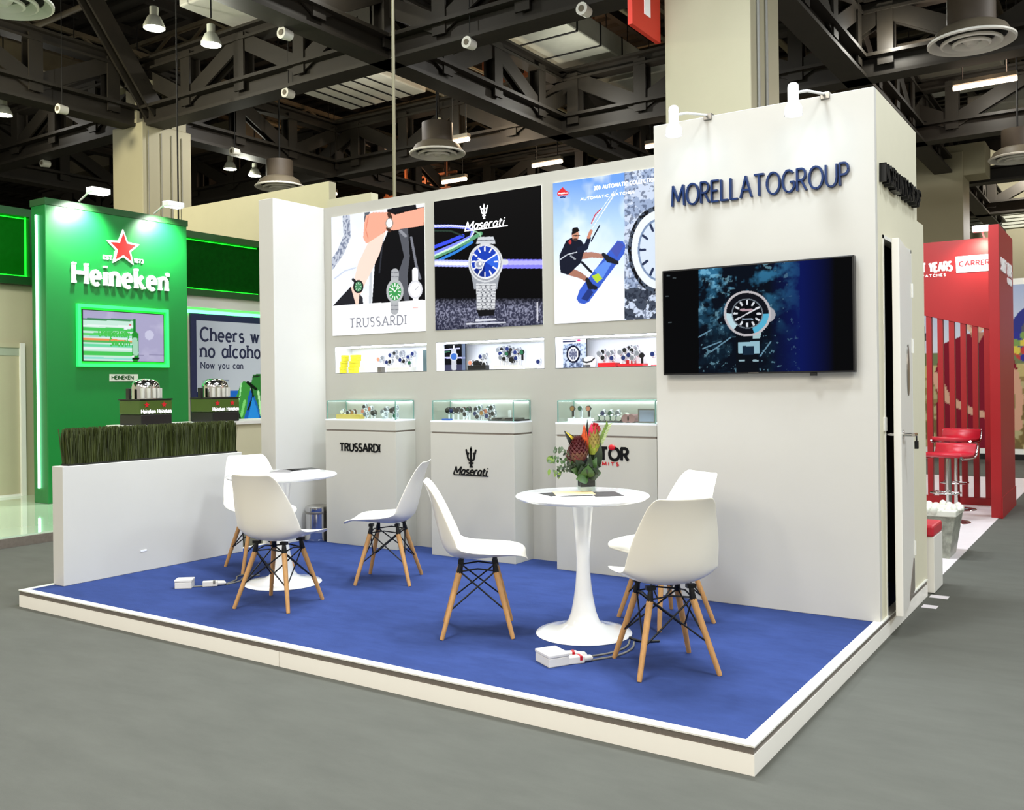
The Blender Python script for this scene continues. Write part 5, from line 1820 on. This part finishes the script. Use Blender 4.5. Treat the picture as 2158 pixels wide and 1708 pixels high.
# ------------------------------------------------------------------ grass strip on the low partition
t = thing('grass_hedge', 'strip of tall dark artificial grass standing on top of the low white partition', 'hedge', (-4.965, 1.0, .926))
MB().box((-.05, -.72, 0), (.045, .72, .012)).build('base_strip', M['soil'], t)
random.seed(3)
mb = MB()
for k in range(9000):
    x, y = random.uniform(-.046, .042), random.uniform(-.715, .715)
    hgt = random.uniform(.19, .262)
    an = random.uniform(0, pi)
    wv = random.uniform(.002, .004)
    dx, dy = math.cos(an) * wv, math.sin(an) * wv
    lx, ly = random.gauss(0, .007), random.gauss(0, .01)
    mb.quad([(x - dx, y - dy, .006), (x + dx, y + dy, .006), (x + dx + lx, y + dy + ly, hgt), (x - dx + lx, y - dy + ly, hgt)])
g = mb.build('grass', M['grass'], t)
g['kind'] = 'stuff'

# ------------------------------------------------------------------ green stand on the left
GX = -9.54
o = struct(MB().box((-16, -3, 0), (-7.5, 7.1, .1)).build('floor_green_stand', M['gloss_floor']))
MB().box((-7.5, -3, 0), (-7.47, 7.1, .085)).build('edge', M['alu'], o)
t = thing('display_tower', 'tall green tower wall with a red star emblem and white lettering', 'tower', (GX, 2.74, .1))
MB().box((-.31, 0, 0), (0, 1.98, 3.62)).build('tower_body', M['green'], t, bevel=.01)
MB().box((-.32, -.008, 3.56), (.012, 1.99, 3.64)).build('top_trim', M['dkgreen'], t)
MB().box((-.19, -.02, .18), (-.165, -.001, 3.45)).build('led_strip', M['led_mint'], t)


def star(mb, cy, cz, R, r, n1, F):
    pts = []
    for k in range(10):
        a = pi / 2 + k * pi / 5
        q = R if k % 2 == 0 else r
        pts.append((cy + q * math.cos(a), cz + q * math.sin(a)))
    O, eu, ev = F
    en = Vector(eu).cross(Vector(ev))
    c = (cy, cz)
    for k in range(10):
        mb.plate([c, pts[k], pts[(k + 1) % 10]], F, 0, n1)


FG = ((0, 0, 0), (0, 1, 0), (0, 0, 1))
mb = MB()
star(mb, 1.01, 3.15, .245, .11, .02, FG)
s1 = mb.build('star_border', M['whiteletter'], t)
mb = MB()
star(mb, 1.01, 3.15, .19, .082, .026, FG)
mb.build('star', mat('bright_red_star', (232, 20, 16), .4), s1)
mb = MB()
letters(mb, 'Heineken', ((0, .34, 2.655), (0, 1, 0), (0, 0, 1)), .25, 1.30, th=.175, sp=.33, serif=.1, n0=0, n1=.03)
mb.plate([(1.66 + .03 * math.cos(k * pi / 6), 2.87 + .03 * math.sin(k * pi / 6)) for k in range(12)], FG, 0, .02)
mb.build('lettering', M['whiteletter'], t)
mb = MB()
letters(mb, 'EST.', ((0, .74, 2.99), (0, 1, 0), (0, 0, 1)), .045, .13, th=.24, n0=0, n1=.01)
mb.build('small_lettering', M['whiteletter'], t)
mb = MB()
letters(mb, '1873', ((0, 1.17, 2.99), (0, 1, 0), (0, 0, 1)), .045, .13, th=.24, n0=0, n1=.01)
mb.build('small_lettering', M['whiteletter'], t)
t = thing('name_plate', 'small grey name plate under the screen on the green tower', 'plate', (GX, 3.743, 1.6))
MB().box((0, -.2, -.045), (.012, .2, .045)).build('plate', M['grey_lam'], t)
mb = MB()
letters(mb, 'HEINEKEN', ((.012, -.17, -.022), (0, 1, 0), (0, 0, 1)), .045, .3, th=.22, n0=0, n1=.003)
mb.build('lettering', M['dkgreen'], t)
# recessed screen with a green light frame
t = thing('lit_screen', 'lit screen with green glowing frame on the green tower', 'screen', (GX, 3.75, 2.12))
mb = MB()
for a, b in [((0, -.64, .345), (.045, .64, .385)), ((0, -.64, -.385), (.045, .64, -.345)), ((0, -.64, -.345), (.045, -.6, .345)), ((0, .6, -.345), (.045, .64, .345))]:
    mb.box(a, b)
mb.build('light_frame', mat('green_light_frame', (40, 220, 90), .4, emit=(30, 235, 80), es=1.6), t)
MB().box((0.001, -.6, -.345), (.01, .6, .345)).build('backing', mat('green_glow_panel', (40, 220, 60), .5, emit=(20, 210, 50), es=1.0), t)
MB().box((.01, -.575, -.32), (.03, .575, .32)).build('casing', M['black'], t)
a = Art([(555, 895), (1128, 935), (1130, 1262), (553, 1255)], 120, 70, (176, 172, 206))
nz = a.noise(18, 2, 3)
a.put(np.clip((nz - .5) * 3, 0, 1), (206, 202, 228), .7)
lf = a.X < 915
a.put(lf & (a.Y > 965), (206, 240, 226))
for y, wd, c in [(965, 14, (20, 130, 60)), (1035, 26, (30, 200, 60)), (1010, 12, (240, 252, 250)), (1070, 18, (60, 210, 80)), (1100, 16, (226, 246, 240)), (1120, 22, (50, 180, 60)), (1150, 16, (90, 220, 160)), (1170, 12, (240, 250, 248)), (1205, 30, (30, 200, 50)), (1240, 14, (140, 230, 210)), (1085, 8, (140, 220, 200))]:
    a.put(lf & (abs(a.Y - y - (a.X - 740) * .03) < wd / 2), c, .9)
a.line([(555, 1100), (740, 1106), (915, 1122)], [16, 14, 6], (244, 150, 90))
a.line([(912, 970), (912, 1050), (916, 1075)], [18, 20, 40], (30, 130, 50)).line([(915, 1075), (915, 1240)], 50, (40, 150, 50)).line([(912, 1110), (918, 1200)], 40, (170, 220, 190)).line([(900, 1240), (935, 1240)], 18, (16, 40, 20))
a.line([(895, 1225), (900, 1225)], 14, (250, 250, 250)).line([(840, 1028), (880, 1022)], 16, (240, 246, 255)).ell(880, 1003, 7, 7, (220, 60, 90)).ell(1020, 1075, 34, 34, (214, 214, 238), .8)
a.line([(940, 1215), (1130, 1215)], 4, (140, 136, 170))
a.build('screen_picture', (.031, -.565, .31), (0, 1.13, 0), (0, 0, -.62), M['screen'], t)
mb = MB()
letters(mb, 'Unexpectedly', ((.0315, -.36, .0), (0, 1, 0), (0, 0, 1)), .085, .42, th=.2, sp=.24, n0=0, n1=.001)
mb.build('lettering', mat('green_screen_letter', (30, 120, 40), .5, emit=(30, 120, 40), es=.8), t)
mb = MB()
letters(mb, 'Smooth', ((.0315, -.21, -.115), (0, 1, 0), (0, 0, 1)), .085, .27, th=.2, sp=.24, n0=0, n1=.001)
mb.build('lettering', bpy.data.materials['green_screen_letter'], t)
# walls behind
WX = -10.73
struct(MB().box((WX - .2, -3, .1), (WX, 7.05, 2.80)).build('wall_green_stand_rear', M['beige']))
struct(MB().box((-13.0, 7.05, .1), (-9.17, 7.2, 4.64)).build('wall_green_stand_end', M['beige']))
struct(MB().box((-5.65, 3.5, 0), (-5.05, 3.6, 3.36)).build('wall_neighbour_stand', M['beige']))


def fascia(y0, y1, z0, z1, label, ends=True, glow=.05):
    t = thing('light_fascia', label, 'fascia', (WX, (y0 + y1) / 2, z0))
    L, hh = (y1 - y0) / 2, z1 - z0
    MB().box((0, -L, 0), (.02, L, .06)).build('lower_panel', M['dkgreen'], t)
    MB().box((-.2, -L, .06), (.02, L, hh)).build('panel', mat('deep_green_mesh', (2, 44, 6), .8, var=.45, scale=14, spec=.05, emit=(6, 150, 10), es=glow), t)
    mb = MB()
    b_ = .1
    mb.box((.02, -L, 0), (.12, L, b_))
    mb.box((.02, -L, hh - b_), (.12, L, hh))
    mb.box((.02, -L, b_), (.12, -L + b_, hh - b_))
    if ends:
        mb.box((.02, L - b_, b_), (.12, L, hh - b_))
    mb.build('border', M['dkgreen'], t)
    gm = mat('green_edge_light', (20, 220, 40), .5, emit=(14, 225, 30), es=3.0)
    for a, b in [((.022, -L + b_, hh - b_ - .02), (.034, L - b_, hh - b_ - .008)), ((.022, -L + b_, b_ + .002), (.05, L - b_, b_ + .02)), ((.022, L - b_ - .02, b_), (.034, L - b_ - .002, hh - b_))][:3 if ends else 2]:
        MB().box(a, b).build('led_strip', gm, t)


fascia(-2.4, 3.24, 2.81, 3.78, 'green glowing fascia box left of the green tower', True, .22)
fascia(4.72, 7.03, 2.86, 3.83, 'dark green glowing fascia box between green tower and white booth', False)
# recessed doorway at the left edge
t = thing('door_2', 'pale doorway recess at the left picture edge', 'door', (WX, 2.0, .1))
t['kind'] = 'structure'
MB().box((0, -1.1, 1.9), (.03, 1.1, 1.96)).build('frame', M['beige'], t)
MB().box((0, 1.04, 0), (.05, 1.1, 1.96)).build('frame', M['edge'], t)
MB().box((0, -1.1, 0), (.012, 1.04, 1.8)).build('door_leaf', M['beige'], t)
MB().box((0, -1.1, 1.8), (.02, 1.04, 1.9)).build('header', mat('pale_grey_green', (168, 176, 156), .5), t)
MB().box((0.012, -1.1, 0), (.03, 1.04, .03)).build('sill', M['edge'], t)
# wall band and poster right of the tower
tag(MB().box((WX, 4.72, 2.69), (WX + .05, 7.03, 2.86)).build('white_band', M['white']), 'white band under the dark green fascia', 'panel')
tag(MB().box((WX + .0, 4.72, 2.6), (WX + .04, 7.03, 2.65)).build('led_strip', M['led_green']), 'glowing green light strip over the slogan poster', 'light strip')
t = thing('slogan_poster', 'blue and grey slogan poster with clinking green bottles beside the green tower', 'poster', (WX, 6.36, .95))
MB().box((0, -.72, -.1), (.03, .66, 1.65)).build('frame', mat('navy_frame', (14, 24, 70), .4), t)
a = Art([(1335, 950), (1800, 970), (1800, 1650), (1335, 1650)], 110, 150, (176, 180, 190))
a.c = a.c * (0.82 + .4 * a.u[..., None] * .6)
a.put(a.Y > 1428, (30, 92, 178))
a.poly([(1330, 1428), (1400, 1428), (1400, 1660), (1330, 1660)], (16, 26, 80))
for x0, x1, y1 in [(1375, 1440, 1357), (1450, 1560, 1357), (1375, 1430, 1378), (1440, 1500, 1378)]:
    a.line([(x0, y1), (x1, y1)], 7, (110, 120, 140))
a.poly([(1640, 1400), (1668, 1362), (1712, 1375), (1720, 1420), (1700, 1480), (1690, 1560), (1660, 1640), (1590, 1640), (1594, 1520), (1620, 1450)], (60, 140, 60))
a.poly([(1720, 1400), (1742, 1320), (1800, 1315), (1850, 1400), (1850, 1640), (1800, 1640), (1770, 1520), (1740, 1450)], (52, 120, 56))
a.line([(1650, 1380), (1640, 1460), (1610, 1560), (1600, 1640)], 10, (160, 220, 160)).line([(1745, 1335), (1790, 1330)], 12, (30, 50, 30)).line([(1720, 1380), (1740, 1470), (1700, 1560)], 14, (16, 36, 20)).line([(1675, 1500), (1650, 1600)], 20, (120, 200, 110))
a.line([(1700, 1375), (1760, 1420)], 22, (14, 24, 16)).line([(1780, 1440), (1800, 1600)], 16, (180, 226, 170)).line([(1620, 1570), (1640, 1620)], 14, (20, 40, 24))
a.poly([(1735, 1470), (1770, 1560), (1790, 1650), (1690, 1650), (1715, 1560)], (40, 134, 214))
a.build('printed_film', (.032, -.62, 1.545), (0, 1.24, 0), (0, 0, -1.6), print_mat('poster_film', .35, .7), t)
nv = mat('navy_print_letter', (14, 22, 64), .5)
mb = MB()
letters(mb, 'Cheers w', ((.0335, -.545, 1.235), (0, 1, 0), (0, 0, 1)), .2, 1.12, th=.17, sp=.26, serif=.13, n0=0, n1=.002)
mb.build('lettering', nv, t)
mb = MB()
letters(mb, 'no alcoho', ((.0335, -.545, .985), (0, 1, 0), (0, 0, 1)), .2, 1.15, th=.17, sp=.24, serif=.13, n0=0, n1=.002)
mb.build('lettering', nv, t)
mb = MB()
letters(mb, 'Now you can', ((.0335, -.545, .81), (0, 1, 0), (0, 0, 1)), .095, .8, th=.15, sp=.3, serif=.12, n0=0, n1=.002)
mb.build('lettering', nv, t)

# counter with two dispensers
t = thing('bar_counter', 'long cream bar counter of the green stand behind the grass', 'counter', (-7.9, 3.2, .1))
MB().box((-.3, -.52, 0), (.33, 1.9, .925)).build('front', M['beige'], t)
MB().box((-.33, -.54, .925), (.36, 1.92, .96)).build('worktop', M['white'], t)


def dispenser(y, label):
    t = thing('beer_dispenser', label, 'dispenser', (-7.9, y, 1.06), 0, 'beer dispensers on the counter')
    MB().box((-.2, -.19, 0), (.2, .19, .115)).build('foot', M['black'], t, bevel=.01)
    MB().box((-.19, -.2, .115), (.19, .2, .27)).build('body', mat('olive_green_body', (60, 84, 20), .35), t, bevel=.01)
    MB().box((-.195, -.205, .27), (.195, .205, .285)).build('top_rim', M['black'], t)
    b = MB()
    letters(b, 'Heineken', ((.191, -.185, .128), (0, 1, 0), (0, 0, 1)), .042, .17, th=.26, sp=.22, n0=0, n1=.003)
    letters(b, 'Heineken', ((.191, .015, .128), (0, 1, 0), (0, 0, 1)), .042, .17, th=.26, sp=.22, n0=0, n1=.003)
    b.build('lettering', M['whiteletter'], t)
    for cy in (-.12, .095):
        b = MB()
        star(b, cy, .218, .034, .015, .004, ((.191, 0, 0), (0, 1, 0), (0, 0, 1)))
        b.build('star', M['red_letter'], t)
    MB().lathe([(.15, .285), (.15, .41), (.142, .45), (.12, .48), (.08, .5), (0, .508)], n=28).build('dome', M['chrome'], t, sharp=40)
    b = MB()
    for k in range(5):
        an = -.8 + k * .4
        b.tube([(.152 * math.cos(an), .152 * math.sin(an), .29), (.152 * math.cos(an), .152 * math.sin(an), .4)], .022, 8)
    b.build('side_bottles', M['grey_lam'], t)
    MB().box((-.03, -.225, .28), (.03, -.19, .4)).build('tap', M['black'], t, bevel=.006)


dispenser(2.93, 'chrome domed beer dispenser on the counter before the green tower')
dispenser(3.86, 'chrome domed beer dispenser on the counter before the slogan poster')

# spotlights on top of the green tower
def stand_spot(x, y, z, label, d, tgt, power, col=(1, 1, .95)):
    t = thing('flood_spotlight', label, 'spotlight', (x, y, z), 0)
    MB().box((-.05, -.12, -.03), (.09, .12, .04)).build('lamp_head', M['gloss_white'], t, bevel=.01)
    MB().box((-.04, -.1, -.034), (.08, .1, -.03)).build('lens', M['led_white'], t)
    MB().tube([(-.05, 0, 0), (-.2, .02, .03), (-.42, .02, -.06)], .012, 8).build('arm', M['gloss_white'], t)
    spot_lamp('spot', (x, y, z - .06), tgt, power, col, 110, .9, .05)


stand_spot(-9.2, 3.2, 3.84, 'small white spotlight over the left corner of the green tower', 0, (-9.6, 3.15, 3.2), 300)
stand_spot(-9.2, 4.25, 3.84, 'small white spotlight over the right corner of the green tower', 0, (-9.6, 4.3, 3.2), 300)
area_lamp('stand_light', (-8.6, 1.5, 4.2), .8, 60, (1, 1, .9))

# ------------------------------------------------------------------ red stand on the right
struct(MB().box((-6, 3.47, 0), (-.03, 12, .006)).build('floor_red_stand', M['white_floor']))
t = thing('slatted_screen', 'red slatted screen wall with white lettering in the right background', 'screen', (-.83, 8.5, .006))
MB().box((-.7, 0, 0), (.75, .1, .08)).build('bottom_rail', M['red'], t)
mb = MB()
mb.plate([(-.7, 2.38), (.75, 1.98), (.75, 3.06), (-.7, 3.06)], ((0, .1, 0), (1, 0, 0), (0, 0, 1)), 0, .1)
mb.build('header_panel', M['red'], t)
for k in range(12):
    x = -.66 + k * .122
    MB().box((x, .01, .08), (x + .058, .09, 2.4 - .275 * (x + .7))).build('slat', M['red'], t)
mb = MB()
letters(mb, 'SWEET YEARS', ((-.3, 0, 2.715), (1, 0, 0), (0, 0, 1)), .1, .535, th=.24, sp=.2, n0=0, n1=.006)
mb.build('lettering', M['whiteletter'], t)
mb = MB()
letters(mb, 'WATCHES', ((-.1, 0, 2.655), (1, 0, 0), (0, 0, 1)), .028, .27, th=.26, sp=.5, n0=0, n1=.005)
mb.build('lettering', M['whiteletter'], t)
mb = MB()
mb.plate([(.285, 2.68), (.72, 2.68), (.72, 2.87), (.275, 2.87)], ((0, 0, 0), (1, 0, 0), (0, 0, 1)), 0, .008)
lp = mb.build('label_plate', M['whiteletter'], t)
mb = MB()
letters(mb, 'CARRERA', ((.32, -.008, 2.755), (1, 0, 0), (0, 0, 1)), .052, .37, th=.24, sp=.3, n0=0, n1=.003)
mb.build('lettering', M['red_letter'], lp)
t = thing('display_pillar', 'red pillar with white lettering at the aisle end of the slatted screen', 'pillar', (-.045, 7.5, 0))
MB().box((-.05, 0, 0), (.05, 1.28, 3.06)).build('pillar_body', M['red'], t, bevel=.004)
MB().box((.05, 0, 0), (.058, 1.285, .22)).build('skirting', M['red'], t)
mb = MB()
letters(mb, 'SWEET YEARS', ((.05, .12, 2.6), (0, 1, 0), (0, 0, 1)), .12, 1.0, th=.24, n0=0, n1=.008)
mb.build('lettering', M['whiteletter'], t)
mb = MB()
letters(mb, 'CARRERA', ((.05, .7, 2.5), (0, 1, 0), (0, 0, 1)), .06, .4, th=.24, n0=0, n1=.008)
mb.build('lettering', M['whiteletter'], t)
t = thing('flood_spotlight', 'bright lit spotlight on top of the red slatted screen', 'spotlight', (-.25, 8.25, 3.12))
MB().box((-.09, -.05, -.02), (.09, .05, .05)).build('lamp_head', M['gloss_white'], t, bevel=.01)
MB().quad([(-.08, -.052, -.022), (.08, -.052, -.022), (.08, -.052, .045), (-.08, -.052, .045)]).build('lens', M['lamp_on'], t)
MB().tube([(0, .05, .0), (0, .3, -.07)], .012, 8).build('arm', M['gloss_white'], t)
spot_lamp('spot', (-.25, 8.22, 3.06), (-.3, 8.5, 2.7), 30, (1, .9, .7), 120, .9, .05)
point_lamp('stand_light', (-.5, 7.2, 3.3), 22, (1, .95, .9), .2)


def bar_stool(x, y, sz, rz, label):
    t = thing('bar_stool', label, 'stool', (x, y, .006), rz, 'red bar stools')
    prof = [(-.19, .02), (-.15, .0), (.0, -.005), (.12, .0), (.17, .03), (.19, .09), (.2, .12)]
    vs, fs = [], []
    for (f, z) in prof:
        for s_ in (-.2, .2):
            vs.append((s_, -f, sz + z))
    for i in range(len(prof) - 1):
        fs.append((2 * i, 2 * i + 1, 2 * i + 3, 2 * i + 2))
    o_ = MB().mesh(vs, fs, True).build('seat', M['red_pad'], t)
    sd = o_.modifiers.new('thick', 'SOLIDIFY')
    sd.thickness = .035
    mb = MB()
    for s_ in (-.205, .205):
        mb.tube([(s_, -f, sz + z - .01) for (f, z) in prof], .012, 8)
    mb.tube([(-.205, -.2, sz + .12), (.205, -.2, sz + .12)], .012, 8)
    mb.build('seat_rim', M['chrome'], t)
    MB().tube([(0, 0, .02), (0, 0, sz - .02)], [.032, .026], 14).build('column', M['chrome'], t)
    MB().lathe([(0, .022), (.05, .02), (.19, .008), (.2, .0), (0, 0)], n=32).build('foot', M['chrome'], t, sharp=50)
    MB().tube([(-.12, .0, .3), (-.12, .14, .3), (0, .19, .3), (.12, .14, .3), (.12, 0, .3), (-.12, 0, .3)], .01, 8).build('footrest', M['chrome'], t)


bar_stool(-.5, 8.05, .76, math.radians(170), 'red bar stool with chrome column, rear one by the slatted screen')
bar_stool(-.42, 7.0, .66, math.radians(165), 'red bar stool with chrome rim, front one by the slatted screen')
t = thing('bench', 'white box bench with red seat pad at the end of the booth', 'bench', (-.3, 3.63, 0))
MB().box((-.4, -.15, 0.006), (.33, .17, .385)).build('base', M['white2'], t, bevel=.003)
MB().box((-.4, -.16, .385), (.33, .17, .462)).build('seat_pad', M['red_pad'], t, bevel=.015)
t = thing('waste_bin', 'square waste bin with a grey liner behind the white bench', 'bin', (-.22, 5.02, .006))
vs = [(-.15, -.17, 0), (.13, -.17, 0), (.13, .17, 0), (-.15, .17, 0), (-.19, -.21, .34), (.18, -.21, .34), (.18, .21, .34), (-.19, .21, .34)]
MB().mesh(vs, [(0, 3, 2, 1), (0, 1, 5, 4), (1, 2, 6, 5), (2, 3, 7, 6), (3, 0, 4, 7)]).build('liner_bag', M['liner'], t)
MB().box((-.2, -.22, .34), (.19, .22, .39)).build('rim', M['bin_white'], t, bevel=.008)
mb = MB()
random.seed(9)
for k in range(22):
    an = 2 * pi * k / 22
    mb.ellipsoid((.19 * math.cos(an), .21 * math.sin(an), .385), (.03, .03, .02 + .012 * (k % 3)), 8, 6)
mb.build('liner_cuff', M['bin_white'], t)

# floor tape marks
for k, (u0, u1, v) in enumerate([(1967, 2002, 1257.5), (1951, 1978, 1278.5)]):
    p, q = on_z(u0, v, 0), on_z(u1, v, 0)
    tag(MB().box((p.x - .02, p.y - .045, 0.0004), (q.x + .0, p.y + .045, .0014)).build('floor_tape', M['tape']), f'short white tape mark on the grey floor, {["farther from", "nearer to"][k]} the viewer', 'tape')

# printed mural in the far right background
t = thing('picture_mural', 'large printed mural of balloons and a person in a maroon shirt behind the red screen', 'mural', (-1.2, 15.5, 0))
MB().box((-1.9, 0, 0), (3.2, .15, 3.25)).build('board', M['edge'], t)
MB().box((-1.9, -.02, 0), (3.2, 0, .1)).build('plinth', M['black'], t)
a = Art([(-1.85, 3.14), (3.1, 3.14), (3.1, .2), (-1.85, .2)], 220, 140, (206, 214, 230))
f = np.clip((3.14 - a.Y) / 1.6, 0, 1)[..., None]
a.c = rgb((176, 190, 222)) * (1 - f) + rgb((238, 240, 244)) * f
n3 = a.noise(6, 4, 3)
a.put(a.Y < 1.72, (196, 178, 120)).put(a.Y < 1.5, (150, 130, 84)).put((a.Y < 1.72) & (n3 > .55), (206, 196, 150), .6).put((a.Y < 1.0) & (n3 < .5), (110, 92, 58), .7).put((a.Y < 1.95) & (a.Y > 1.72), (120, 130, 90))
a.poly([(-1.45, 3.14), (-1.05, 3.14), (-.9, 2.3), (-.95, 1.2), (-1.3, .2), (-1.5, .2)], (70, 66, 50)).put(a.pmask([(-1.45, 3.14), (-1.05, 3.14), (-.9, 2.3), (-.95, 1.2), (-1.3, .2), (-1.5, .2)]) & (n3 > .52), (24, 26, 20))
bx = 1.12
for (r_, c) in [(0.62, (58, 62, 140)), (0.44, (96, 96, 110))]:
    a.ell(bx, 2.3, r_, r_ * .85, c)
for k in range(7):
    for j in range(4):
        x, z = bx - .55 + k * .18, 2.22 - j * .13
        a.put((a.emask(x, z, .1, .075) < 1) & (a.emask(bx, 2.25, .64, .62) < 1.1), [(60, 60, 150), (130, 160, 90), (222, 200, 84), (196, 70, 66)][(j + (k % 2)) % 4])
a.poly([(-.6, 2.12), (-.2, 2.3), (.1, 2.3), (.45, 2.12), (.62, 1.6), (.55, 1.5), (.42, 1.55), (.4, .2), (-.75, .2), (-.72, 1.2), (-.78, 1.5)], (132, 30, 48))
a.poly([(-.15, 2.3), (-.05, 2.05), (.1, 2.32)], (190, 140, 118)).poly([(.1, 2.34), (.2, 2.38), (.22, 2.18), (.12, 2.02)], (236, 236, 240))
a.ell(-.06, 2.56, .2, .27, (226, 184, 158)).poly([(-.28, 2.66), (-.2, 2.86), (.08, 2.88), (.16, 2.66), (.1, 2.72), (-.2, 2.74)], (60, 42, 34)).line([(-.2, 2.6), (.08, 2.6)], .05, (70, 60, 60)).line([(-.13, 2.42), (.0, 2.42)], .03, (180, 100, 96)).line([(-.06, 2.58), (-.05, 2.5)], .03, (206, 150, 126))
a.line([(.55, 1.55), (.64, 1.1), (.6, .72)], [.16, .13, .12], (216, 166, 138)).ell(.6, .64, .09, .12, (216, 166, 138))
a.line([(-.74, 1.5), (-.55, 1.1), (-.1, .85), (.3, .75)], [.18, .14, .12, .11], (220, 172, 146)).ell(.34, .73, .11, .08, (220, 172, 146))
a.build('picture', (-1.85, -.005, 3.14), (4.95, 0, 0), (0, 0, -2.94), M['print'], t)
